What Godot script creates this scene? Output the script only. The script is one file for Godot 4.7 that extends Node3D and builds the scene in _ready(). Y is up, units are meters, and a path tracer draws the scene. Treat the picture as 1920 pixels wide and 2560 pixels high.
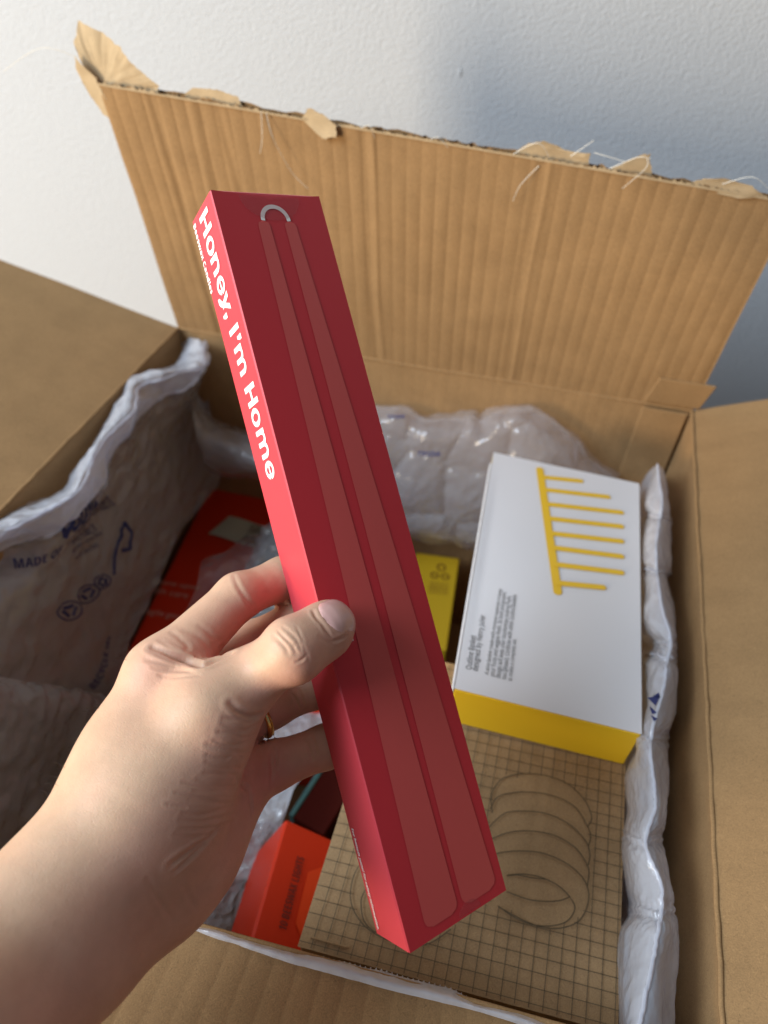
extends Node3D

const CAM := Vector3(0.0, 0.5924, 0.0)
var M := {}
var rng := RandomNumberGenerator.new()
var used := {}

# ---------------------------------------------------------------- helpers
func numbered(called: String, parent: Node) -> String:
	var key := str(parent.get_instance_id()) + called
	used[key] = used.get(key, -1) + 1
	return called if used[key] == 0 else "%s_%03d" % [called, used[key]]

# a thing: a Node3D at its base whose children are its parts
func thing(called: String, label: String, category: String, at: Vector3, group := "") -> Node3D:
	var o := Node3D.new()
	o.name = numbered(called, self)
	o.position = at
	add_child(o, true)
	o.set_meta("label", label)
	o.set_meta("category", category)
	if group:
		o.set_meta("group", group)
	return o

# a part (or sub-part) whose mesh is given in world metres
func part(called: String, mesh: Mesh, m: Material, parent: Node3D, label := "") -> MeshInstance3D:
	var o := MeshInstance3D.new()
	o.name = numbered(called, parent)
	o.mesh = mesh
	o.material_override = m
	if parent.get_parent() == self and not parent is MeshInstance3D:
		o.position = -parent.position
	if label:
		o.set_meta("label", label)
	parent.add_child(o, true)
	return o

func structure(called: String, mesh: Mesh, m: Material, at: Vector3) -> MeshInstance3D:
	var o := MeshInstance3D.new()
	o.name = called
	o.mesh = mesh
	o.material_override = m
	o.position = at
	o.set_meta("kind", "structure")
	add_child(o, true)
	return o

# grid surface from f(u, v) -> Vector3, with smooth normals; uv in the units of us, vs
func grid(f: Callable, nu: int, nv: int, us := 1.0, vs := 1.0, cf = null) -> ArrayMesh:
	var P := PackedVector3Array()
	var N := PackedVector3Array()
	var T := PackedVector2Array()
	var I := PackedInt32Array()
	var C := PackedColorArray()
	for j in nv + 1:
		for i in nu + 1:
			var u := float(i) / nu
			var v := float(j) / nv
			P.append(f.call(u, v))
			T.append(Vector2(u * us, v * vs))
			if cf != null:
				C.append(cf.call(u, v))
	for j in nv + 1:
		for i in nu + 1:
			var a := P[j * (nu + 1) + mini(i + 1, nu)] - P[j * (nu + 1) + maxi(i - 1, 0)]
			var b := P[mini(j + 1, nv) * (nu + 1) + i] - P[maxi(j - 1, 0) * (nu + 1) + i]
			N.append(a.cross(b).normalized())
	for j in nv:
		for i in nu:
			var k := j * (nu + 1) + i
			I.append_array([k, k + nu + 1, k + 1, k + 1, k + nu + 1, k + nu + 2])
	return arrays(P, N, T, I, C)

func arrays(P, N, T, I, C = null) -> ArrayMesh:
	var a := []
	a.resize(Mesh.ARRAY_MAX)
	a[Mesh.ARRAY_VERTEX] = P
	a[Mesh.ARRAY_NORMAL] = N
	if T != null:
		a[Mesh.ARRAY_TEX_UV] = T
	if C != null and C.size():
		a[Mesh.ARRAY_COLOR] = C
	a[Mesh.ARRAY_INDEX] = I
	var m := ArrayMesh.new()
	m.add_surface_from_arrays(Mesh.PRIMITIVE_TRIANGLES, a)
	return m

# a box with chamfered edges: corner o, three edge vectors (any right- or left-handed frame), chamfer c
func box(o: Vector3, ex: Vector3, ey: Vector3, ez: Vector3, c := 0.0006) -> ArrayMesh:
	var P := PackedVector3Array()
	var N := PackedVector3Array()
	var T := PackedVector2Array()
	var I := PackedInt32Array()
	var mid := o + (ex + ey + ez) * 0.5
	var e := [ex, ey, ez]
	var ins := [c / ex.length(), c / ey.length(), c / ez.length()]
	var quad := func(q: Array):
		var n: Vector3 = (q[1] - q[0]).cross(q[2] - q[0])
		if n.length() < 1e-14:
			return
		n = n.normalized()
		var flip := n.dot((q[0] + q[2]) * 0.5 - mid) < 0.0
		var s := P.size()
		for k in q.size():
			P.append(q[k])
			N.append(-n if flip else n)
		var w: float = (q[1] - q[0]).length()
		var h: float = (q[2] - q[1]).length() if q.size() > 2 else 0.0
		T.append_array([Vector2(0, 0), Vector2(w, 0), Vector2(w, h)])
		if q.size() == 4:
			T.append(Vector2(0, h))
		for t in q.size() - 2:
			I.append_array([s, s + 1 + t, s + 2 + t] if flip else [s, s + 2 + t, s + 1 + t])
	# vertex on face (axis, side) at corner signs
	var vert := func(axis: int, side: Array) -> Vector3:
		var p := o
		for k in 3:
			var t: float = side[k]
			if k != axis:
				t = ins[k] if side[k] == 0 else 1.0 - ins[k]
			p += e[k] * t
		return p
	for axis in 3:
		var b := (axis + 1) % 3
		var d := (axis + 2) % 3
		for s in 2:
			var q := []
			for bd in [[0, 0], [1, 0], [1, 1], [0, 1]]:
				var sg := [0, 0, 0]
				sg[axis] = s
				sg[b] = bd[0]
				sg[d] = bd[1]
				q.append(vert.call(axis, sg))
			quad.call(q)
		for s in 2:
			for t in 2:
				var sa := [0, 0, 0]
				sa[b] = s
				sa[d] = t
				var sb := sa.duplicate()
				sb[axis] = 1
				quad.call([vert.call(b, sa), vert.call(b, sb), vert.call(d, sb), vert.call(d, sa)])
	for x in 2:
		for y in 2:
			for z in 2:
				quad.call([vert.call(0, [x, y, z]), vert.call(1, [x, y, z]), vert.call(2, [x, y, z])])
	return arrays(P, N, T, I)

# one triangle that faces n
func tri(st: SurfaceTool, a: Vector3, b: Vector3, c: Vector3, n: Vector3) -> void:
	var flip := (c - a).cross(b - a).dot(n) < 0.0
	for p in ([a, c, b] if flip else [a, b, c]):
		st.set_normal(n)
		st.add_vertex(p)

# flat ribbon along points lying on a plane of normal n
func ribbon(pts: PackedVector3Array, n: Vector3, w: float, st: SurfaceTool) -> void:
	for i in pts.size() - 1:
		var d := (pts[i + 1] - pts[i]).normalized()
		var s := d.cross(n).normalized() * w * 0.5
		var a := pts[i] - d * w * 0.2
		var b := pts[i + 1] + d * w * 0.2
		tri(st, a - s, b - s, a + s, n)
		tri(st, a + s, b - s, b + s, n)

func fan(pts: PackedVector3Array, n: Vector3, st: SurfaceTool) -> void:
	var c := Vector3.ZERO
	for p in pts:
		c += p
	c /= pts.size()
	for i in pts.size():
		tri(st, c, pts[i], pts[(i + 1) % pts.size()], n)

func begin() -> SurfaceTool:
	var st := SurfaceTool.new()
	st.begin(Mesh.PRIMITIVE_TRIANGLES)
	return st

func smooth(pts: PackedVector3Array, per := 6) -> PackedVector3Array:
	var out := PackedVector3Array()
	var n := pts.size()
	for i in n - 1:
		for k in per:
			var t := float(k) / per
			out.append(pts[i].cubic_interpolate(pts[i + 1], pts[maxi(i - 1, 0)], pts[mini(i + 2, n - 1)], t))
	out.append(pts[n - 1])
	return out

func resample(pts: PackedVector3Array, n: int) -> PackedVector3Array:
	var s := smooth(pts)
	var L := PackedFloat32Array([0.0])
	for i in s.size() - 1:
		L.append(L[i] + s[i].distance_to(s[i + 1]))
	var out := PackedVector3Array()
	var k := 0
	for i in n:
		var t := L[-1] * i / (n - 1)
		while k < s.size() - 2 and L[k + 1] < t:
			k += 1
		out.append(s[k].lerp(s[k + 1], clampf((t - L[k]) / maxf(L[k + 1] - L[k], 1e-9), 0, 1)))
	return out

# point of a lofted surface: rows are curves of equal length
func loft(rows: Array, u: float, v: float) -> Vector3:
	var m := rows.size()
	var y := clampf(v, 0, 1) * (m - 1)
	var j := mini(int(y), m - 2)
	var n: int = rows[0].size()
	var x := clampf(u, 0, 1) * (n - 1)
	var i := mini(int(x), n - 2)
	var q := []
	for r in [maxi(j - 1, 0), j, j + 1, mini(j + 2, m - 1)]:
		q.append(rows[r][i].lerp(rows[r][i + 1], x - i))
	return q[1].cubic_interpolate(q[2], q[0], q[3], y - j)

func tube(pts: PackedVector3Array, r0: float, r1: float, sides := 5) -> ArrayMesh:
	var n := pts.size()
	return grid(func(u, v):
		var x: float = v * (n - 1)
		var i := mini(int(x), n - 2)
		var p := pts[i].lerp(pts[i + 1], x - i)
		var d := (pts[i + 1] - pts[i]).normalized()
		var a := d.cross(Vector3(0.31, 0.87, 0.4)).normalized()
		var b := d.cross(a)
		return p + (a * cos(u * TAU) + b * sin(u * TAU)) * lerpf(r0, r1, v), sides, n - 1)

var fonts := {}
# lettering as flat faces: f(s, t) maps 0..1 along the line and 0..1 up the letters to a point
func lettering(called: String, txt: String, bold: int, m: Material, parent: Node3D, f: Callable, n: Vector3, face := "Droid Sans") -> MeshInstance3D:
	var key := face + str(bold)
	if not fonts.has(key):
		var fo := SystemFont.new()
		fo.font_names = PackedStringArray([face])
		fo.font_weight = bold
		fonts[key] = fo
	var tm := TextMesh.new()
	tm.text = txt
	tm.font = fonts[key]
	tm.font_size = 48
	tm.pixel_size = 0.01
	tm.depth = 0.0
	tm.curve_step = 1.0
	var a := tm.get_mesh_arrays()
	var P: PackedVector3Array = a[Mesh.ARRAY_VERTEX]
	var lo := Vector2(1e9, 1e9)
	var hi := -lo
	for p in P:
		lo = lo.min(Vector2(p.x, p.y))
		hi = hi.max(Vector2(p.x, p.y))
	var Q := PackedVector3Array()
	var N := PackedVector3Array()
	for p in P:
		Q.append(f.call((p.x - lo.x) / (hi.x - lo.x), (p.y - lo.y) / (hi.y - lo.y)))
		N.append(n)
	var I = a[Mesh.ARRAY_INDEX]
	if I == null:
		I = PackedInt32Array(range(Q.size()))
	for k in range(0, I.size(), 3):
		if (Q[I[k + 2]] - Q[I[k]]).cross(Q[I[k + 1]] - Q[I[k]]).dot(n) < 0.0:
			var w: int = I[k]
			I[k] = I[k + 1]
			I[k + 1] = w
	return part(called, arrays(Q, N, null, I), m, parent)

# lettering in the parallelogram: lower-left corner o, along x, up y
func flat_text(called: String, txt: String, bold: int, m: Material, parent: Node3D, o: Vector3, x: Vector3, y: Vector3, n: Vector3, face := "Droid Sans") -> MeshInstance3D:
	return lettering(called, txt, bold, m, parent, func(s, t): return o + x * s + y * t + n * 0.00025, n, face)

func noise(freq: float, sd: int, octaves := 3, kind := FastNoiseLite.TYPE_SIMPLEX_SMOOTH, fractal := FastNoiseLite.FRACTAL_FBM) -> FastNoiseLite:
	var n := FastNoiseLite.new()
	n.noise_type = kind
	n.frequency = freq
	n.seed = sd
	n.fractal_type = fractal
	n.fractal_octaves = octaves
	return n

func noise_tex(freq: float, sd: int, size := 512, octaves := 3, lo := Color.BLACK, hi := Color.WHITE, kind := FastNoiseLite.TYPE_SIMPLEX_SMOOTH, fractal := FastNoiseLite.FRACTAL_FBM, normalize := true) -> NoiseTexture2D:
	var t := NoiseTexture2D.new()
	t.width = size
	t.height = size
	t.seamless = true
	t.normalize = normalize
	t.noise = noise(freq, sd, octaves, kind, fractal)
	var g := Gradient.new()
	g.set_color(0, lo)
	g.set_color(1, hi)
	t.color_ramp = g
	return t

func mat(c: Color, rough := 0.6, spec := 0.5) -> StandardMaterial3D:
	var m := StandardMaterial3D.new()
	m.albedo_color = c.linear_to_srgb()
	m.albedo_color.a = c.a
	m.roughness = rough
	m.metallic_specular = spec
	m.cull_mode = BaseMaterial3D.CULL_DISABLED
	return m

func triplanar(m: StandardMaterial3D, s: float) -> void:
	m.uv1_triplanar = true
	m.uv1_world_triplanar = true
	m.uv1_scale = Vector3(s, s, s)

# kraft paper: mottled tone with short fibres, as a grey picture that multiplies the paper's colour
func kraft_image(size: int, sd: int, fibres: int) -> ImageTexture:
	var im := Image.create(size, size, false, Image.FORMAT_RGB8)
	var a := noise(0.006, sd, 4)
	var b := noise(0.25, sd + 1, 2)
	var r := RandomNumberGenerator.new()
	r.seed = sd
	for y in size:
		for x in size:
			var k := 0.87 + 0.05 * a.get_noise_2d(x, y) + 0.09 * b.get_noise_2d(x, y) + r.randf() * 0.05
			im.set_pixel(x, y, Color(k, k, k * 0.995))
	for i in fibres:
		var p := Vector2(r.randf() * size, r.randf() * size)
		var d := Vector2.from_angle(r.randf() * TAU)
		var bend := r.randf_range(-0.12, 0.12)
		var dk := r.randf_range(-0.10, 0.11)
		for s in r.randi_range(4, 11):
			p += d
			d = d.rotated(bend)
			var x := posmod(int(p.x), size)
			var y := posmod(int(p.y), size)
			var c := im.get_pixel(x, y)
			im.set_pixel(x, y, Color(clampf(c.r + dk, 0, 1), clampf(c.g + dk, 0, 1), clampf(c.b + dk * 0.9, 0, 1)))
	return ImageTexture.create_from_image(im)

# smooth random bumps that repeat without a seam: a small random lattice, enlarged
func bump_image(cells: int, up: int, sd: int) -> ImageTexture:
	var r := RandomNumberGenerator.new()
	r.seed = sd
	var v := PackedFloat32Array()
	for i in cells * cells:
		v.append((r.randf() + r.randf()) * 0.5)
	var m := 4
	var im := Image.create(cells + 2 * m, cells + 2 * m, false, Image.FORMAT_RGB8)
	for y in cells + 2 * m:
		for x in cells + 2 * m:
			var k := v[posmod(y - m, cells) * cells + posmod(x - m, cells)]
			im.set_pixel(x, y, Color(k, k, k))
	im.resize((cells + 2 * m) * up, (cells + 2 * m) * up, Image.INTERPOLATE_CUBIC)
	return ImageTexture.create_from_image(im.get_region(Rect2i(m * up, m * up, cells * up, cells * up)))

# skin relief: a net of short fine furrows in a few leading directions, over soft pores
func skin_image(size: int, sd: int) -> ImageTexture:
	var r := RandomNumberGenerator.new()
	r.seed = sd
	var g := PackedFloat32Array()
	g.resize(size * size)
	g.fill(0.6)
	for i in size * 14:
		var p := Vector2(r.randf() * size, r.randf() * size)
		var d := Vector2.from_angle([0.5, 1.65, 2.6][r.randi() % 3] + r.randf_range(-0.3, 0.3))
		var dk := r.randf_range(0.05, 0.30)
		for s in r.randi_range(6, 20):
			p += d
			d = d.rotated(r.randf_range(-0.06, 0.06))
			var k := posmod(int(p.y), size) * size + posmod(int(p.x), size)
			g[k] = maxf(0.0, g[k] - dk)
	var im := Image.create(size, size, false, Image.FORMAT_RGB8)
	for y in size:
		for x in size:
			var t := 0.0
			for o in [[0, 0, 0.36], [1, 0, 0.16], [-1, 0, 0.16], [0, 1, 0.16], [0, -1, 0.16]]:
				t += g[posmod(y + o[1], size) * size + posmod(x + o[0], size)] * o[2]
			t += r.randf_range(-0.03, 0.03)
			im.set_pixel(x, y, Color(t, t, t))
	return ImageTexture.create_from_image(im)

# ---------------------------------------------------------------- the scene
func _ready():
	rng.seed = 7
	camera_and_light()
	materials()
	setting()
	carton()
	liners()
	contents()
	candle_box()
	person()

func camera_and_light() -> void:
	var cam := Camera3D.new()
	cam.name = "camera"
	var ca := CameraAttributesPhysical.new()
	ca.frustum_focal_length = 24.0
	ca.frustum_focus_distance = 0.24
	ca.frustum_near = 0.02
	ca.frustum_far = 50.0
	ca.exposure_aperture = 9.0
	cam.attributes = ca
	cam.keep_aspect = Camera3D.KEEP_HEIGHT
	add_child(cam)
	cam.transform = Transform3D(Basis(Vector3(0.97419, 0.04151, -0.22189), Vector3(-0.18454, 0.71260, 0.67687) * Vector3(1, 1, -1), Vector3(0.13002, 0.70035, 0.70186)), CAM)
	cam.fov = 71.5
	cam.near = 0.02
	cam.far = 50.0
	var we := WorldEnvironment.new()
	we.name = "environment"
	var e := Environment.new()
	e.background_mode = Environment.BG_COLOR
	e.background_color = Color(0.37, 0.385, 0.41)
	e.background_energy_multiplier = 1.0
	e.tonemap_mode = Environment.TONE_MAPPER_LINEAR
	e.tonemap_exposure = 1.0
	e.sdfgi_enabled = true
	e.ssao_enabled = true
	e.ssil_enabled = true
	we.environment = e
	add_child(we)
	# daylight from a window on the left, low over the carton
	area("window_light", Vector3(-1.46, 0.65, 1.11), Vector3(-0.02, 0.40, -0.25), Vector2(0.38, 0.42), Color(1.0, 0.915, 0.79), 2.8)
	area("low_window_light", Vector3(-1.46, 0.25, 1.11), Vector3(-0.02, 0.40, -0.25), Vector2(0.34, 0.34), Color(1.0, 0.915, 0.79), 1.7)
	# soft cool light of the room, from above and the left
	area("room_light", Vector3(-1.5, 1.6, 0.65), Vector3(0.0, 0.3, -0.3), Vector2(1.1, 1.1), Color(0.88, 0.94, 1.0), 6.3)

func area(called: String, from: Vector3, to: Vector3, size: Vector2, c: Color, energy: float) -> void:
	var l := AreaLight3D.new()
	l.name = called
	l.area_size = size
	l.area_normalize_energy = true
	l.light_color = c
	l.light_energy = energy
	l.area_range = 10.0
	l.area_attenuation = 2.0
	l.shadow_enabled = true
	add_child(l)
	l.look_at_from_position(from, to, Vector3.UP)

func materials() -> void:
	var kt := kraft_image(1024, 3, 42000)
	var k := mat(Color(0.40, 0.238, 0.108), 0.85, 0.3)
	k.albedo_texture = kt
	triplanar(k, 5.0)
	k.heightmap_enabled = true
	k.heightmap_texture = kt
	k.heightmap_scale = 0.02
	M.kraft = k
	var k2 := mat(Color(0.44, 0.275, 0.13), 0.85, 0.3)
	k2.albedo_texture = kt
	triplanar(k2, 5.0)
	M.kraft_dark = k2
	var fl := mat(Color(0.36, 0.22, 0.11), 0.95, 0.2)
	fl.albedo_texture = kt
	triplanar(fl, 9.0)
	M.fluting = fl
	M.worn_kraft = mat(Color(0.52, 0.35, 0.19), 0.95, 0.2)
	var torn := mat(Color(0.62, 0.47, 0.29), 0.95, 0.2)
	torn.albedo_texture = kt
	triplanar(torn, 14.0)
	torn.backlight_enabled = true
	torn.backlight = Color(0.35, 0.25, 0.15)
	M.torn = torn
	var lk := mat(Color(0.46, 0.30, 0.155), 0.8, 0.3)
	lk.albedo_texture = kt
	triplanar(lk, 8.0)
	M.light_kraft = lk
	M.ink = mat(Color(0.035, 0.03, 0.02), 0.7)
	M.grid_ink = mat(Color(0.12, 0.085, 0.045), 0.8)
	var w := mat(Color(0.47, 0.485, 0.50), 0.6, 0.4)
	w.heightmap_enabled = true
	w.heightmap_texture = bump_image(170, 6, 11)
	w.heightmap_scale = 0.045
	triplanar(w, 4.2)
	M.wall = w
	M.floor = mat(Color(0.24, 0.22, 0.20), 0.8)
	var red := mat(Color(0.62, 0.055, 0.070), 0.42, 0.5)
	red.heightmap_enabled = true
	red.heightmap_texture = noise_tex(0.3, 5, 512, 2)
	red.heightmap_scale = 0.004
	triplanar(red, 20.0)
	M.red = red
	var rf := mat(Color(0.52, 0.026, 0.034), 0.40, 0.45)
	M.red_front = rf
	M.candle = mat(Color(0.55, 0.072, 0.062), 0.40, 0.5)
	M.seal = mat(Color(0.50, 0.10, 0.10, 0.22), 0.34, 0.5)
	M.seal.transparency = BaseMaterial3D.TRANSPARENCY_ALPHA
	M.cream = mat(Color(0.84, 0.83, 0.76), 0.5)
	M.white_ink = mat(Color(0.90, 0.88, 0.86), 0.5)
	var wb := mat(Color(0.70, 0.69, 0.70), 0.5, 0.4)
	M.white_card = wb
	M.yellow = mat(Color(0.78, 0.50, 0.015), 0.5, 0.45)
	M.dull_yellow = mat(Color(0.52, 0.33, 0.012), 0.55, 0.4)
	M.yellow_ink = mat(Color(0.80, 0.50, 0.03), 0.5)
	M.grey_ink = mat(Color(0.04, 0.04, 0.045), 0.7)
	M.orange = mat(Color(0.60, 0.032, 0.007), 0.42, 0.35)
	M.orange_panel = mat(Color(0.74, 0.06, 0.012), 0.4, 0.35)
	M.dark_red_ink = mat(Color(0.12, 0.012, 0.008), 0.6)
	M.pale_ink = mat(Color(0.70, 0.40, 0.34), 0.6)
	M.label = mat(Color(0.50, 0.50, 0.38), 0.6)
	M.black = mat(Color(0.015, 0.015, 0.017), 0.5)
	M.teal = mat(Color(0.07, 0.19, 0.19), 0.5)
	M.maroon = mat(Color(0.07, 0.008, 0.005), 0.6, 0.2)
	M.blue_ink = mat(Color(0.022, 0.028, 0.12), 0.6)
	M.gold = mat(Color(0.85, 0.58, 0.22), 0.22)
	M.gold.metallic = 1.0
	# milky plastic film
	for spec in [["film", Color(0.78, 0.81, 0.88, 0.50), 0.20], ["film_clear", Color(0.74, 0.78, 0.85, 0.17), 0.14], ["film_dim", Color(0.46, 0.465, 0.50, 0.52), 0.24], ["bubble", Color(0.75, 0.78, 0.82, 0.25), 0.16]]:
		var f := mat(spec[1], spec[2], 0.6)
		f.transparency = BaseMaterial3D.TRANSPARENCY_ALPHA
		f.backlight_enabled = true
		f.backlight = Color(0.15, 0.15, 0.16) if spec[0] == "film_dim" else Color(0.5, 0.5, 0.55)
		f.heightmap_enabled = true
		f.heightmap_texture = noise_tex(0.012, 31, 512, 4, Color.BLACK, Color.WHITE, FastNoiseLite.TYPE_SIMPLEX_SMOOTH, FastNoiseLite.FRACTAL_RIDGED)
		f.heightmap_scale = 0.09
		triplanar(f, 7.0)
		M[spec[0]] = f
	var skin := mat(Color(1, 1, 1), 0.48, 0.42)
	skin.vertex_color_use_as_albedo = true
	skin.subsurf_scatter_enabled = true
	skin.subsurf_scatter_strength = 0.07
	skin.heightmap_enabled = true
	skin.heightmap_texture = skin_image(768, 77)
	skin.heightmap_scale = 0.024
	triplanar(skin, 19.0)
	M.skin = skin
	M.nail = mat(Color(0.63, 0.36, 0.315), 0.20, 0.5)
	M.fibre = mat(Color(0.80, 0.74, 0.62), 0.7)
	M.hair = mat(Color(0.06, 0.045, 0.035), 0.6)

func setting() -> void:
	var b := BoxMesh.new()
	b.size = Vector3(4.0, 3.0, 0.1)
	var w := structure("wall", b, M.wall, Vector3(0, 1.4, -0.71))
	var f := BoxMesh.new()
	f.size = Vector3(4.0, 0.1, 3.2)
	structure("floor", f, M.floor, Vector3(0, -0.05, 1.0))
	# a small drip of paint on the wall
	var p0 := Vector3(-0.08065, 0.44522, -0.66)
	var s := SphereMesh.new()
	s.radius = 0.0016
	s.height = 0.007
	s.radial_segments = 12
	s.rings = 6
	var d := MeshInstance3D.new()
	d.name = "paint_drip"
	d.mesh = s
	d.material_override = M.wall
	w.add_child(d, true)
	d.position = p0 - w.position
	d.scale = Vector3(0.8, 1.0, 0.5)

# ---------------------------------------------------------------- the carton
const BL := Vector3(-0.25475, 0.3, -0.45049)
const BR := Vector3(0.1338, 0.3, -0.45037)
const FR := Vector3(0.1137, 0.3, -0.065)
const FL := Vector3(-0.2748, 0.3, -0.065)

# a corrugated panel between four corners: inner liner (the part), with outer liner and fluting as its sub-parts.
# n points to the side that shows the inner liner; relief is how strongly the flutes print through.
func panel(called: String, root: Node3D, p: Array, n: Vector3, pitch: float, relief: float, creases: Array, torn: float, sd: int, m: Material, nu := 0, flip := false) -> MeshInstance3D:
	var w: float = (p[1] - p[0]).length()
	var h: float = (p[3] - p[0]).length()
	var th := 0.0042
	var big := noise(9.0, sd, 3)
	var dent := noise(45.0, sd + 4, 2, FastNoiseLite.TYPE_SIMPLEX_SMOOTH, FastNoiseLite.FRACTAL_RIDGED)
	var jag := noise(160.0, sd + 1, 4)
	var per := noise(90.0, sd + 2, 1)
	var at := func(u: float, v: float, e: float) -> Vector3:
		var vv := v
		if v > 0.985:
			vv = v + torn * (jag.get_noise_2d(u * w, e * 5.0) * 0.9 + jag.get_noise_2d(u * w * 0.12, 3.0 + e) * 0.8) / h * (v - 0.985) / 0.015
		return p[0].lerp(p[1], u).lerp(p[3].lerp(p[2], u), vv)
	var inner := func(u: float, v: float) -> Vector3:
		var x := u * w
		var y := v * h
		var ph := x / pitch
		var patch := smoothstep(-0.35, 0.45, big.get_noise_2d(x * 0.8 + 7.0, y * 0.8))
		var k := relief * (0.6 + 0.5 * patch) * (0.85 + 0.3 * per.get_noise_2d(floor(ph) * 0.37, y * 0.05))
		var d := k * (sqrt(absf(sin(ph * PI))) - 0.6) + (0.0010 if relief > 0.0005 else 0.0007) * big.get_noise_2d(x, y) + (0.00010 * dent.get_noise_2d(x * 0.5, y * 0.2) if relief > 0.0005 else 0.0)
		for c in creases:
			var xc: float = c[0] * w + c[3] * (v - 0.5) * w + 0.0006 * sin(y * 45.0 + c[0] * 20.0)
			d += 0.45 * c[2] * exp(-pow((x - xc) / c[1], 2.0))
		return at.call(u, v, 0.0) + n * d
	var cols := nu if nu else int(w / pitch * 14.0)
	var o := part(called, grid(inner, cols, 46, w, h), m, root)
	part("outer_liner", grid(func(u, v): return at.call(u, v, 1.0) - n * th + n * (0.0010 if relief > 0.0005 else 0.0007) * big.get_noise_2d(u * w, v * h), 60, 12, w, h), m, o)
	part("fluting", grid(func(u, v): return at.call(u, v * (1.0 - 0.004), 2.0) + n * ((0.0010 if relief > 0.0005 else 0.0007) * big.get_noise_2d(u * w, v * h) - th * 0.56 - th * 0.38 * sin(u * w / pitch * TAU)), int(w / pitch * 12.0), 10, w, h), M.fluting, o)
	return o

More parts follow.
